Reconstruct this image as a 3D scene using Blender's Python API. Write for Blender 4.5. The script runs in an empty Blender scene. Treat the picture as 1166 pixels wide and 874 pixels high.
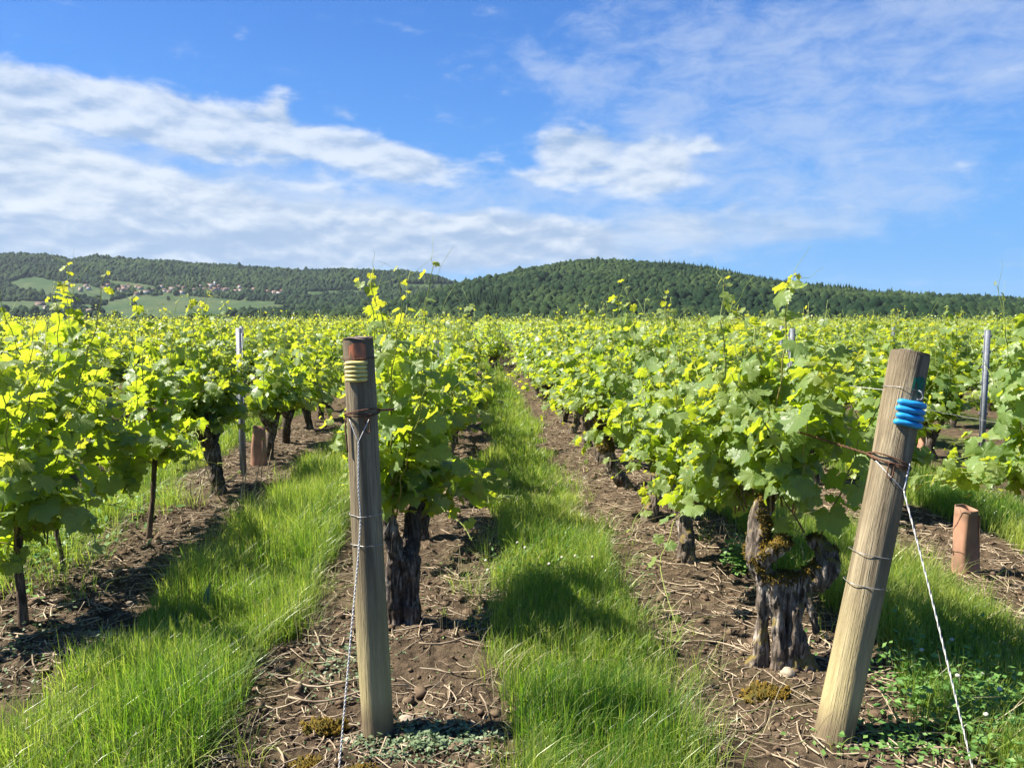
import bpy, math
import numpy as np
from mathutils import Matrix, Vector

rng = np.random.default_rng(7)
C = bpy.context.scene.collection
scene = bpy.context.scene
R = math.radians

# ------------------------------------------------------------------ camera
PITCH, YAW, EYE, FOC = R(4.71), R(2.62), 1.6, 874.0
cam_data = bpy.data.cameras.new('camera')
cam_data.sensor_width = 36.0
cam_data.lens = 36.0 * FOC / 1166.0
cam_data.clip_start = 0.05
cam_data.clip_end = 20000
cam = bpy.data.objects.new('camera', cam_data)
C.objects.link(cam)
cam.location = (0, 0, EYE)
cam.rotation_euler = (math.pi / 2 - PITCH, 0, -YAW)
scene.camera = cam

# ------------------------------------------------------------------ exposure
vs = scene.view_settings
vs.view_transform = 'Standard'
vs.look = 'None'
vs.gamma = 1.0
vs.exposure = 1.65
vs.use_curve_mapping = False
scene.cycles.max_bounces = 10
scene.cycles.diffuse_bounces = 7
scene.cycles.glossy_bounces = 2
scene.cycles.transmission_bounces = 7
scene.cycles.volume_bounces = 0

# ------------------------------------------------------------------ sun
SUN_EL, SUN_AZ = R(51), R(-85)          # azimuth from +Y, negative = to the left
sd = Vector((math.sin(SUN_AZ) * math.cos(SUN_EL), math.cos(SUN_AZ) * math.cos(SUN_EL), math.sin(SUN_EL)))
sun_data = bpy.data.lights.new('sun', 'SUN')
sun_data.energy = 5.0
sun_data.angle = R(0.5)
sun_data.color = (1.0, 0.93, 0.82)
sun = bpy.data.objects.new('sun', sun_data)
C.objects.link(sun)
sun.rotation_euler = (-sd).to_track_quat('-Z', 'Y').to_euler()


# ------------------------------------------------------------------ shader helper
class X:
    """a socket with arithmetic"""
    def __init__(s, nt, sock): s.nt, s.s = nt, sock

    def _m(s, op, *a, clamp=False):
        n = s.nt.nodes.new('ShaderNodeMath'); n.operation = op; n.use_clamp = clamp
        for i, v in enumerate((s,) + a):
            if isinstance(v, X): s.nt.links.new(v.s, n.inputs[i])
            else: n.inputs[i].default_value = v
        return X(s.nt, n.outputs[0])
    def __add__(s, o): return s._m('ADD', o)
    def __radd__(s, o): return s._m('ADD', o)
    def __sub__(s, o): return s._m('SUBTRACT', o)
    def __mul__(s, o): return s._m('MULTIPLY', o)
    def __rmul__(s, o): return s._m('MULTIPLY', o)
    def __truediv__(s, o): return s._m('DIVIDE', o)
    def neg(s): return s._m('MULTIPLY', -1.0)
    def abs(s): return s._m('ABSOLUTE')
    def min(s, o): return s._m('MINIMUM', o)
    def max(s, o): return s._m('MAXIMUM', o)
    def pow(s, o): return s._m('POWER', o)
    def exp(s): return s._m('EXPONENT')
    def ss(s, a, b, lo=0.0, hi=1.0):
        n = s.nt.nodes.new('ShaderNodeMapRange'); n.interpolation_type = 'SMOOTHSTEP'
        s.nt.links.new(s.s, n.inputs['Value'])
        n.inputs['From Min'].default_value = a; n.inputs['From Max'].default_value = b
        n.inputs['To Min'].default_value = lo; n.inputs['To Max'].default_value = hi
        return X(s.nt, n.outputs['Result'])


def link(nt, v, sock):
    if isinstance(v, X): nt.links.new(v.s, sock)
    elif isinstance(v, bpy.types.NodeSocket): nt.links.new(v, sock)
    else:
        if sock.type == 'RGBA' and len(v) == 3: v = (*v, 1)
        sock.default_value = v


def mix(nt, f, a, b):
    n = nt.nodes.new('ShaderNodeMix'); n.data_type = 'RGBA'
    link(nt, f, n.inputs[0]); link(nt, a, n.inputs[6]); link(nt, b, n.inputs[7])
    return n.outputs[2]


def noise(nt, vec, scale, detail=3.0, rough=0.55, dist=0.0, dim='3D'):
    n = nt.nodes.new('ShaderNodeTexNoise'); n.noise_dimensions = dim
    n.inputs['Scale'].default_value = scale; n.inputs['Detail'].default_value = detail
    n.inputs['Roughness'].default_value = rough; n.inputs['Distortion'].default_value = dist
    if vec is not None: nt.links.new(vec, n.inputs['Vector'])
    return X(nt, n.outputs['Fac'])


def scaled(nt, vec, s, off=(0, 0, 0), rot=(0, 0, 0)):
    n = nt.nodes.new('ShaderNodeMapping')
    n.inputs['Scale'].default_value = s; n.inputs['Location'].default_value = off; n.inputs['Rotation'].default_value = rot
    nt.links.new(vec, n.inputs['Vector'])
    return n.outputs[0]


def attr(nt, name):
    n = nt.nodes.new('ShaderNodeAttribute'); n.attribute_name = name
    return n


def coords(nt, kind='Object'):
    return nt.nodes.new('ShaderNodeTexCoord').outputs[kind]


def sep(nt, vec):
    n = nt.nodes.new('ShaderNodeSeparateXYZ'); nt.links.new(vec, n.inputs[0])
    return [X(nt, o) for o in n.outputs]


# ------------------------------------------------------------------ sky: Nishita + cloud layers
def sight(px, py):
    """world direction seen at a place of the photograph"""
    d = Vector(((px - 583) / FOC, 1, -(py - 437) / FOC))
    c, s = math.cos(PITCH), math.sin(PITCH)
    d = Vector((d.x, d.y * c + d.z * s, -d.y * s + d.z * c))
    c, s = math.cos(YAW), math.sin(YAW)
    return Vector((d.x * c + d.y * s, -d.x * s + d.y * c, d.z))


def azel(px, py):
    d = sight(px, py).normalized()
    return math.degrees(math.atan2(d.x, d.y)), math.degrees(math.asin(d.z))


world = bpy.data.worlds.new('World'); scene.world = world; world.use_nodes = True
nt = world.node_tree; nt.nodes.clear()
sky = nt.nodes.new('ShaderNodeTexSky'); sky.sky_type = 'NISHITA'; sky.sun_disc = False
sky.sun_elevation = SUN_EL; sky.sun_rotation = SUN_AZ % (2 * math.pi)
sky.altitude = 300; sky.air_density = 0.8; sky.dust_density = 0.05; sky.ozone_density = 3.0
gen = coords(nt, 'Generated')
dx, dy, dz = sep(nt, gen)
az = X(nt, dx._m('ARCTAN2', dy).s) * 57.29578
el = dz._m('ARCSINE') * 57.29578
cb = nt.nodes.new('ShaderNodeCombineXYZ')
link(nt, az, cb.inputs[0]); link(nt, el, cb.inputs[1])
AE = cb.outputs[0]
wob = noise(nt, AE, 0.22, 4, 0.6) - 0.5
wob2 = noise(nt, scaled(nt, AE, (1, 1, 1), (31, 7, 3)), 0.22, 4, 0.6) - 0.5
azw = az + wob * 2.4
elw = el + wob2 * 1.4


def blob(px, py, rx, ry, tilt=0.0, power=1.0):
    """soft ellipse of cloud cover about a bearing and elevation, radii in photo pixels"""
    a0, e0 = azel(px, py)
    k = 57.3 / FOC
    c, s = math.cos(R(tilt)), math.sin(R(tilt))
    da, de = azw - a0, elw - e0
    u = (da * c + de * s) / (rx * k)
    v = (de * c - da * s) / (ry * k)
    return (u * u + v * v).neg().exp() * power


# cumulus banks
bank = None
for b in [(0, 106, 150, 17, -8, 1.15), (130, 116, 120, 16, -9, 1.1), (235, 133, 90, 19, -8, 1.1), (313, 132, 15, 24, 0, .95), (370, 165, 110, 20, -9, 1.1), (470, 185, 70, 16, -6, .95),
          (250, 108, 16, 6, 0, .55), (385, 128, 26, 9, 0, .45), (270, 180, 130, 10, -8, .6), (450, 203, 60, 8, -6, .5),
          (-30, 175, 90, 40, -10, 1.15), (60, 195, 90, 24, -12, 1.1), (190, 218, 60, 22, 0, 1.1), (120, 235, 170, 22, -8, 1.0), (290, 245, 150, 20, -6, .95), (60, 262, 260, 34, -2, .95), (330, 272, 260, 30, 0, .9), (480, 268, 150, 24, 0, .95), (620, 285, 160, 14, 0, .8), (120, 288, 300, 14, 0, .8),
          (360, 213, 50, 7, -5, .6), (500, 280, 60, 16, 0, .85), (560, 252, 110, 13, 0, .55), (620, 270, 140, 16, 0, .6),
          (650, 170, 40, 20, 0, 1.5), (690, 188, 42, 28, 0, 1.5), (735, 200, 30, 22, 0, 1.2), (612, 201, 38, 8, 0, .8), (742, 178, 40, 20, 0, .95), (798, 168, 16, 9, 0, .85), (770, 205, 40, 22, 0, .7),
          (842, 238, 22, 9, 0, .75), (880, 248, 50, 8, 0, .6), (-400, 160, 300, 70, 0, 1.0), (1500, 200, 160, 40, 0, .9)]:
    g = blob(*b)
    bank = g if bank is None else bank + g
st = scaled(nt, AE, (0.42, 1.0, 1), (0, 0, 0), (0, 0, R(7)))
puff = noise(nt, st, 0.58, 8, 0.54, 0.2)
cover = (bank.min(1.3) * 0.60 + (puff - 0.5) * 1.55)
cum = cover.ss(0.14, 0.70)
# the same field one step nearer the sun: thinner there means a lit edge
puff2 = noise(nt, scaled(nt, AE, (0.42, 1.0, 1), (-0.2, 0.6, 0), (0, 0, R(7))), 0.58, 8, 0.54, 0.2)
grey = noise(nt, scaled(nt, AE, (0.25, 0.9, 1), (9, 2, 5)), 0.5, 6, 0.55)
lit = ((puff - puff2) * 2.3 + 0.60 + (grey - 0.5) * 1.1 - el.ss(10.0, 3.0) * 0.40).ss(0.0, 1.0)
# high thin cloud
thin = None
for b in [(960, 40, 360, 60, 3, 1.0), (1100, 70, 200, 60, 0, .7), (700, 10, 170, 40, -12, .55), (720, 120, 200, 26, -20, .7), (880, 200, 200, 60, 0, .75),
          (760, 255, 240, 46, 0, .95), (560, 250, 160, 40, 0, .8), (860, 190, 170, 46, -6, .7), (300, 270, 400, 50, 0, .9), (400, 215, 260, 34, -6, .7), (60, 150, 140, 20, -8, .6), (820, 225, 200, 36, 0, .45), (100, 170, 300, 60, 0, .45), (-500, 60, 260, 80, 0, .6), (1700, 40, 260, 80, 0, .7)]:
    g = blob(*b)
    thin = g if thin is None else thin + g
fine = noise(nt, scaled(nt, AE, (0.45, 1.0, 1), (3, 11, 0), (0, 0, R(18))), 0.55, 10, 0.66, 0.35)
cirrus = (thin.min(1.2) * 0.75 + (fine - 0.5) * 2.0).ss(0.30, 1.35) * 0.58
# broad soft layer low on the left
low = None
for b in [(60, 245, 300, 52, -3, 1.0), (330, 268, 300, 40, -2, 1.0), (600, 275, 260, 28, 0, .75), (820, 262, 160, 24, 0, .45), (-60, 180, 160, 40, -8, .7), (-500, 200, 300, 80, 0, 1.0)]:
    g = blob(*b)
    low = g if low is None else low + g
sheet = noise(nt, scaled(nt, AE, (0.22, 1.0, 1), (5, 21, 2), (0, 0, R(3))), 0.55, 8, 0.58, 0.3)
strat = (low.min(1.15) * 0.85 + (sheet - 0.5) * 1.3).ss(0.12, 1.05) * 0.85
sheet2 = noise(nt, scaled(nt, AE, (0.30, 1.3, 1), (15, 1, 8)), 0.7, 7, 0.58)
stratcol = mix(nt, sheet2.ss(0.36, 0.62), (2.1, 2.9, 4.1), (3.4, 3.95, 4.7))
hsv = nt.nodes.new('ShaderNodeHueSaturation')
nt.links.new(sky.outputs[0], hsv.inputs['Color'])
hsv.inputs['Saturation'].default_value = 1.28
hsv.inputs['Hue'].default_value = 0.512; hsv.inputs['Value'].default_value = 0.95
# clear blue air right down to the horizon, as on this morning
SKYCOL = mix(nt, el.ss(1.0, 26.0, 0.92, 0.25), hsv.outputs[0], mix(nt, el.ss(0.0, 24.0), (0.85, 2.4, 4.7), (0.48, 1.8, 4.8)))
c1 = mix(nt, cirrus, SKYCOL, (3.1, 3.7, 4.75))
body = mix(nt, lit, (2.0, 2.75, 3.9), (4.2, 4.6, 5.1))
c2 = mix(nt, cum * 0.88, mix(nt, strat, c1, stratcol), body)
bg = nt.nodes.new('ShaderNodeBackground'); bg.inputs['Strength'].default_value = 0.062
nt.links.new(c2, bg.inputs['Color'])
wo = nt.nodes.new('ShaderNodeOutputWorld'); nt.links.new(bg.outputs[0], wo.inputs[0])


# ------------------------------------------------------------------ numpy noise
def _h(ix, iy, iz):
    h = (ix.astype(np.int64) * 374761393 + iy.astype(np.int64) * 668265263 + iz.astype(np.int64) * 2147483647 + 1013904223) & 0xFFFFFFFF
    h = ((h ^ (h >> 13)) * 1274126177) & 0xFFFFFFFF
    h = ((h ^ (h >> 16)) * 2246822519) & 0xFFFFFFFF
    return ((h ^ (h >> 15)) & 0xFFFFFF) / float(0xFFFFFF)


def vnoise(P):
    P = np.asarray(P, float)
    i = np.floor(P).astype(np.int64); f = P - i; f = f * f * (3 - 2 * f)
    r = 0
    for a in (0, 1):
        for b in (0, 1):
            for c in (0, 1):
                w = (f[..., 0] if a else 1 - f[..., 0]) * (f[..., 1] if b else 1 - f[..., 1]) * (f[..., 2] if c else 1 - f[..., 2])
                r = r + w * _h(i[..., 0] + a, i[..., 1] + b, i[..., 2] + c)
    return r * 2 - 1


def fbm(P, octaves=4, gain=0.5):
    P = np.asarray(P, float); r = 0; a = 1
    for k in range(octaves):
        r = r + a * vnoise(P * 2.03 ** k + k * 17.3); a *= gain
    return r


def n2(x, y, s, seed=0.0, o=3):
    return fbm(np.stack([np.asarray(x) * s, np.asarray(y) * s, np.full(np.shape(x), seed)], -1), o)


# ------------------------------------------------------------------ mesh helpers
def mesh_np(name, V, F, mats=(), smooth=True, attrs=None, mat_idx=None):
    """V (n,3); F list of int arrays (k, m) of faces with m corners"""
    me = bpy.data.meshes.new(name)
    V = np.ascontiguousarray(V, np.float32)
    F = [np.asarray(f, np.int32) for f in (F if isinstance(F, list) else [F]) if len(f)]
    me.vertices.add(len(V)); me.vertices.foreach_set('co', V.ravel())
    nl = sum(f.size for f in F); npoly = sum(len(f) for f in F)
    me.loops.add(nl); me.loops.foreach_set('vertex_index', np.concatenate([f.ravel() for f in F]))
    me.polygons.add(npoly)
    tot = np.concatenate([np.full(len(f), f.shape[1], np.int32) for f in F])
    start = np.concatenate([[0], np.cumsum(tot)[:-1]]).astype(np.int32)
    me.polygons.foreach_set('loop_start', start)
    if smooth: me.polygons.foreach_set('use_smooth', np.ones(npoly, bool))
    if mat_idx is not None: me.polygons.foreach_set('material_index', np.asarray(mat_idx, np.int32))
    for k, a in (attrs or {}).items():
        a = np.asarray(a, np.float32)
        if a.ndim == 1:
            t = me.attributes.new(k, 'FLOAT', 'POINT'); t.data.foreach_set('value', a)
        else:
            t = me.attributes.new(k, 'FLOAT_VECTOR', 'POINT'); t.data.foreach_set('vector', a.ravel())
    for m in mats if isinstance(mats, (list, tuple)) else [mats]: me.materials.append(m)
    me.update(calc_edges=True)
    return me


def obj(name, me, parent=None, loc=None):
    o = bpy.data.objects.new(name, me); C.objects.link(o)
    if parent is not None: o.parent = parent
    if loc is not None: o.location = loc
    return o


def tag(o, label=None, cat=None, group=None, kind=None):
    if label: o['label'] = label
    if cat: o['category'] = cat
    if group: o['group'] = group
    if kind: o['kind'] = kind
    return o


def thing(name, loc, label, cat, group=None, rz=0.0):
    o = bpy.data.objects.new(name, None); C.objects.link(o)
    o.empty_display_size = 0.1; o.location = loc; o.rotation_euler = (0, 0, rz)
    return tag(o, label, cat, group)


class MB:
    """collects pieces into one mesh"""
    def __init__(s): s.V = []; s.F = {}; s.n = 0; s.A = {}
    def add(s, V, F, **attrs):
        V = np.asarray(V, float).reshape(-1, 3)
        for f in (F if isinstance(F, list) else [F]):
            f = np.asarray(f)
            if len(f): s.F.setdefault(f.shape[1], []).append(f + s.n)
        s.V.append(V); s.n += len(V)
        for k, a in attrs.items(): s.A.setdefault(k, []).append(np.broadcast_to(np.asarray(a, float), (len(V),) + np.shape(a)[1:]) if np.ndim(a) else np.full(len(V), float(a)))
        return s
    def mesh(s, name, mats, smooth=True):
        V = np.concatenate(s.V); F = [np.concatenate(f) for f in s.F.values()]
        return mesh_np(name, V, F, mats, smooth, {k: np.concatenate(a) for k, a in s.A.items()})


def unit(v):
    v = np.asarray(v, float); return v / np.maximum(np.linalg.norm(v, axis=-1, keepdims=True), 1e-9)


def tube(path, rad, sides=8, caps=True, rough=0.0, seed=0.0, rscale=(3.0, 3.0)):
    P = np.asarray(path, float); n = len(P); rad = np.broadcast_to(np.asarray(rad, float), (n,))
    T = unit(np.gradient(P, axis=0))
    up = np.array([0, 0, 1.0]) if abs(T[0, 2]) < 0.9 else np.array([1.0, 0, 0])
    N = np.zeros_like(P); N[0] = unit(up - T[0] * np.dot(up, T[0]))
    for i in range(1, n):
        v = N[i - 1] - T[i] * np.dot(N[i - 1], T[i]); N[i] = unit(v)
    B = np.cross(T, N)
    a = np.arange(sides) * 2 * math.pi / sides
    r = rad[:, None] * np.ones(sides)[None]
    if rough:
        L = np.concatenate([[0], np.cumsum(np.linalg.norm(np.diff(P, axis=0), axis=1))])
        q = np.stack([np.cos(a)[None] * rscale[0] + 0 * L[:, None], np.sin(a)[None] * rscale[0] + 0 * L[:, None], L[:, None] * rscale[1] + 0 * a[None] + seed], -1)
        r = r * (1 + rough * fbm(q, 3))
    V = P[:, None] + (np.cos(a)[None, :, None] * N[:, None] + np.sin(a)[None, :, None] * B[:, None]) * r[..., None]
    V = V.reshape(-1, 3)
    i = np.arange(n - 1)[:, None] * sides; j = np.arange(sides)[None]; k = (j + 1) % sides
    F = np.stack([i + j, i + k, i + sides + k, i + sides + j], -1).reshape(-1, 4)
    Fs = [F]
    if caps:
        V = np.concatenate([V, P[:1], P[-1:]]); c0, c1 = n * sides, n * sides + 1
        jj = np.arange(sides); kk = (jj + 1) % sides
        Fs.append(np.concatenate([np.stack([np.full(sides, c0), kk, jj], -1), np.stack([np.full(sides, c1), (n - 1) * sides + jj, (n - 1) * sides + kk], -1)]))
    return V, Fs


def spline(pts, n):
    """Catmull-Rom through pts (k, d)"""
    P = np.asarray(pts, float); k = len(P)
    if k == 2: return P[0] + (P[1] - P[0]) * np.linspace(0, 1, n)[:, None]
    Q = np.concatenate([[2 * P[0] - P[1]], P, [2 * P[-1] - P[-2]]])
    t = np.linspace(0, k - 1 - 1e-6, n); i = t.astype(int); f = (t - i)[:, None]
    a, b, c, d = Q[i], Q[i + 1], Q[i + 2], Q[i + 3]
    return 0.5 * (2 * b + (c - a) * f + (2 * a - 5 * b + 4 * c - d) * f ** 2 + (3 * b - a - 3 * c + d) * f ** 3)


def box(x0, x1, y0, y1, z0, z1):
    V = np.array([(x, y, z) for z in (z0, z1) for y in (y0, y1) for x in (x0, x1)], float)
    F = np.array([(0, 2, 3, 1), (4, 5, 7, 6), (0, 1, 5, 4), (2, 6, 7, 3), (0, 4, 6, 2), (1, 3, 7, 5)])
    return V, F


# ------------------------------------------------------------------ materials
def new_mat(name):
    m = bpy.data.materials.new(name); m.use_nodes = True
    n = m.node_tree; n.nodes.clear()
    return m, n


def finish(nt, shader, disp=None):
    o = nt.nodes.new('ShaderNodeOutputMaterial'); nt.links.new(shader, o.inputs[0])


def pbsdf(nt, col, rough=0.6, spec=0.4, normal=None, metal=0.0):
    b = nt.nodes.new('ShaderNodeBsdfPrincipled')
    link(nt, col, b.inputs['Base Color']); link(nt, rough, b.inputs['Roughness'])
    b.inputs['Specular IOR Level'].default_value = spec; b.inputs['Metallic'].default_value = metal
    if normal is not None: nt.links.new(normal, b.inputs['Normal'])
    return b.outputs[0]


def bump(nt, h, strength=0.5, dist=0.01):
    b = nt.nodes.new('ShaderNodeBump'); b.inputs['Strength'].default_value = strength; b.inputs['Distance'].default_value = dist
    link(nt, h, b.inputs['Height']); return b.outputs[0]


def leaf_material(name, veins):
    m, nt = new_mat(name)
    t = X(nt, attr(nt, 'tint').outputs['Fac'])
    shade = X(nt, attr(nt, 'shade').outputs['Fac'])
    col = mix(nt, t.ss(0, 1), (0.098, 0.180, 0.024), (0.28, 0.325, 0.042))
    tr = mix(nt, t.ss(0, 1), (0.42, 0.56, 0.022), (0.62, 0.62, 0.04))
    geo = nt.nodes.new('ShaderNodeNewGeometry')
    under = X(nt, geo.outputs['Backfacing'])
    col = mix(nt, under * 0.55, col, (0.17, 0.25, 0.11))
    hs = nt.nodes.new('ShaderNodeHueSaturation'); link(nt, shade, hs.inputs['Value']); nt.links.new(col, hs.inputs['Color']); col = hs.outputs[0]
    nrm = None
    if veins:
        uv = attr(nt, 'luv').outputs['Vector']
        u, v, _ = sep(nt, uv)
        d = None
        for ang in (0, 52, -52, 105, -105):
            s, c = math.sin(R(ang)), math.cos(R(ang))
            along = u * s + v * c; off = (u * c - v * s).abs()
            w = off / (along * -0.016 + 0.030).max(0.008) + along.ss(-0.02, 0.02, 9.0, 0.0)
            d = w if d is None else d.min(w)
            # side veins, every 0.2 along the main one
            sv = ((along * 5.0 - off * 4.0)._m('FRACT') - 0.5).abs() * 5.5 + off.ss(0.16, 0.26, 0.0, 9.0) + along.ss(0.02, 0.12, 9.0, 0.0) + 0.45
            d = d.min(sv)
        vein = d.ss(0.4, 1.15, 1.0, 0.0)
        col = mix(nt, vein * 0.5, col, (0.26, 0.34, 0.10))
        h = vein * -1.0 + noise(nt, scaled(nt, uv, (1, 1, 1)), 7, 2) * 0.9
        nrm = bump(nt, h, 0.55, 0.004)
    sp = X(nt, attr(nt, 'tint').outputs['Fac']) * -0.05 + 0.44
    p = pbsdf(nt, col, sp, 0.5, nrm)
    tl = nt.nodes.new('ShaderNodeBsdfTranslucent'); nt.links.new(tr, tl.inputs[0])
    if nrm is not None: nt.links.new(nrm, tl.inputs['Normal'])
    mx = nt.nodes.new('ShaderNodeMixShader'); mx.inputs[0].default_value = 0.53
    nt.links.new(p, mx.inputs[1]); nt.links.new(tl.outputs[0], mx.inputs[2])
    finish(nt, mx.outputs[0])
    return m


def thin_green(name, c0, c1, t0, t1, fac=0.35, rough=0.5):
    m, nt = new_mat(name)
    t = X(nt, attr(nt, 'tint').outputs['Fac'])
    col = mix(nt, t, c0, c1); tr = mix(nt, t, t0, t1)
    p = pbsdf(nt, col, rough, 0.35)
    tl = nt.nodes.new('ShaderNodeBsdfTranslucent'); nt.links.new(tr, tl.inputs[0])
    mx = nt.nodes.new('ShaderNodeMixShader'); mx.inputs[0].default_value = fac
    nt.links.new(p, mx.inputs[1]); nt.links.new(tl.outputs[0], mx.inputs[2])
    finish(nt, mx.outputs[0])
    return m


LEAF_NEAR = leaf_material('vine leaf veined', True)
LEAF = leaf_material('vine leaf', False)
GRASS = thin_green('grass blade', (0.040, 0.112, 0.016), (0.32, 0.36, 0.095), (0.20, 0.42, 0.016), (0.62, 0.70, 0.10), 0.42, 0.32)
DRY_GRASS = thin_green('dry grass blade', (0.30, 0.26, 0.15), (0.42, 0.36, 0.22), (0.3, 0.26, 0.13), (0.4, 0.33, 0.18), 0.25, 0.6)
WEED = thin_green('weed leaf', (0.06, 0.15, 0.03), (0.16, 0.28, 0.07), (0.10, 0.28, 0.03), (0.2, 0.36, 0.06), 0.3, 0.5)
GREY_WEED = thin_green('grey green weed leaf', (0.075, 0.12, 0.055), (0.19, 0.245, 0.13), (0.09, 0.2, 0.06), (0.16, 0.28, 0.09), 0.2, 0.55)
SHOOT = None


def shoot_mat():
    m, nt = new_mat('green shoot')
    t = X(nt, attr(nt, 'tint').outputs['Fac'])
    col = mix(nt, t, (0.16, 0.075, 0.035), (0.20, 0.26, 0.05))
    finish(nt, pbsdf(nt, col, 0.5, 0.4)); return m


SHOOT = shoot_mat()


def bark_mat(name, dark, mid, pale, moss=0.0):
    m, nt = new_mat(name)
    o = coords(nt)
    a = noise(nt, scaled(nt, o, (1, 1, 0.18)), 55, 5, 0.65, 0.8)
    b = noise(nt, o, 9, 4, 0.6)
    c = noise(nt, o, 120, 3)
    col = mix(nt, a.ss(0.35, 0.62), dark, mid)
    col = mix(nt, (a * 0.6 + b * 0.6).ss(0.60, 0.76), col, pale)
    if moss:
        geo = nt.nodes.new('ShaderNodeNewGeometry')
        _, _, nz = sep(nt, geo.outputs['Normal'])
        mk = (nz * 0.35 + b).ss(0.72 - moss * 0.3, 0.85 - moss * 0.3)
        col = mix(nt, mk * 0.8, col, (0.14, 0.105, 0.02))
    finish(nt, pbsdf(nt, col, 0.88, 0.2, bump(nt, a * 0.8 + c * 0.35, 0.9, 0.006))); return m


BARK = bark_mat('old vine bark', (0.018, 0.013, 0.010), (0.085, 0.066, 0.052), (0.22, 0.19, 0.16))
BARK_MOSSY = bark_mat('old vine bark with moss stain', (0.026, 0.020, 0.014), (0.15, 0.12, 0.095), (0.40, 0.36, 0.31), 0.5)
BARK_YOUNG = bark_mat('young vine bark', (0.04, 0.026, 0.018), (0.12, 0.082, 0.055), (0.22, 0.16, 0.11))
BARK_TREE = bark_mat('tree bark', (0.03, 0.025, 0.02), (0.08, 0.07, 0.055), (0.14, 0.12, 0.1))


def simple(name, col, rough=0.6, spec=0.4, metal=0.0, var=0.25, scale=30, bmp=0.0, stretch=(1, 1, 1), col2=None):
    m, nt = new_mat(name)
    v = noise(nt, scaled(nt, coords(nt), stretch), scale, 4, 0.6)
    c2 = col2 if col2 is not None else tuple(x * (1 - var) for x in col)
    c = mix(nt, v.ss(0.3, 0.7), c2, col)
    finish(nt, pbsdf(nt, c, rough, spec, bump(nt, v, bmp, 0.004) if bmp else None, metal)); return m


RUST = simple('rusty wire', (0.16, 0.075, 0.04), 0.8, 0.3, 0.2, 0.6, 90, 0.5, col2=(0.055, 0.03, 0.022))
GALV = simple('galvanised steel', (0.20, 0.22, 0.245), 0.6, 0.35, 0.2, 0.35, 25)
WIRE = simple('plain steel wire', (0.42, 0.41, 0.39), 0.45, 0.5, 0.7, 0.3, 60)
CORD = simple('white cord', (0.66, 0.64, 0.60), 0.7, 0.3, 0, 0.2, 120, 0.4)
YELLOW = simple('yellow plastic cord', (0.72, 0.62, 0.20), 0.55, 0.4, 0, 0.3, 45, 0.2, col2=(0.46, 0.39, 0.13))
BLUE = simple('blue plastic cord', (0.010, 0.30, 0.66), 0.5, 0.4, 0, 0.2, 40, 0.3, col2=(0.02, 0.20, 0.42))
REDPAINT = simple('faded red paint', (0.56, 0.19, 0.09), 0.8, 0.2, 0, 0.5, 60, 0.4, (1, 1, 0.3), col2=(0.26, 0.13, 0.08))
GREENPAINT = simple('green paint stain', (0.01, 0.20, 0.115), 0.7, 0.25, 0, 0.5, 60, 0.3, (1, 1, 0.25), col2=(0.02, 0.09, 0.055))
TERRA = simple('terracotta vine guard', (0.43, 0.225, 0.15), 0.8, 0.2, 0, 0.35, 5, 0.6, (1, 1, .6), col2=(0.20, 0.125, 0.085))
STRAW = simple('dry straw', (0.40, 0.325, 0.225), 0.75, 0.25, 0, 0.45, 9, col2=(0.15, 0.11, 0.07))
MOSS = simple('golden moss', (0.15, 0.095, 0.014), 0.95, 0.1, 0, 0.6, 22, 0.5, col2=(0.045, 0.042, 0.012))
CLOD = simple('soil clod', (0.14, 0.102, 0.066), 0.95, 0.1, 0, 0.5, 25, 0.8, col2=(0.075, 0.05, 0.033))
STONE = simple('pale stone', (0.36, 0.30, 0.22), 0.85, 0.2, 0, 0.3, 25, 0.4)
FLOWER = simple('white clover flower', (0.52, 0.50, 0.42), 0.9, 0.1, 0, 0.35, 160)


def post_mat():
    m, nt = new_mat('weathered post wood')
    o = coords(nt)
    _, _, z = sep(nt, o)
    g = noise(nt, scaled(nt, o, (1, 1, 0.05)), 42, 5, 0.6, 0.5)
    big = noise(nt, scaled(nt, o, (1, 1, 0.35)), 6.5, 4, 0.6, 0.4)
    fin = noise(nt, scaled(nt, o, (1, 1, 0.04)), 190, 3, 0.6)
    col = mix(nt, g.ss(0.3, 0.7), (0.12, 0.092, 0.056), (0.33, 0.275, 0.175))
    col = mix(nt, big.ss(0.42, 0.62) * 0.8, col, (0.15, 0.118, 0.072))          # grey weathering
    col = mix(nt, (g * 0.5 + fin * 0.6).ss(0.62, 0.72) * 0.75, col, (0.07, 0.05, 0.032))   # drying cracks
    low = z.ss(0.1, 0.75, 1.0, 0.0)
    col = mix(nt, low * 0.7, col, (0.40, 0.335, 0.16))                               # yellower towards the foot
    wet = (z + (g - 0.5) * 0.25 + (big - .5) * 0.15).ss(1.44, 1.54)
    splash = (z + (big - 0.5) * 0.22).ss(0.16, 0.02)
    col = mix(nt, splash * 0.8, col, (0.12, 0.088, 0.058))
    col = mix(nt, wet * 0.42, col, (0.065, 0.05, 0.04))                              # black weathered head
    finish(nt, pbsdf(nt, col, 0.82, 0.25, bump(nt, g * 0.8 + fin * 0.7, 1.0, 0.010))); return m


POST = post_mat()
POST_TOP = simple('sawn post head', (0.20, 0.165, 0.135), 0.9, 0.15, 0, 0.55, 28, 0.7, col2=(0.07, 0.055, 0.045))


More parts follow.
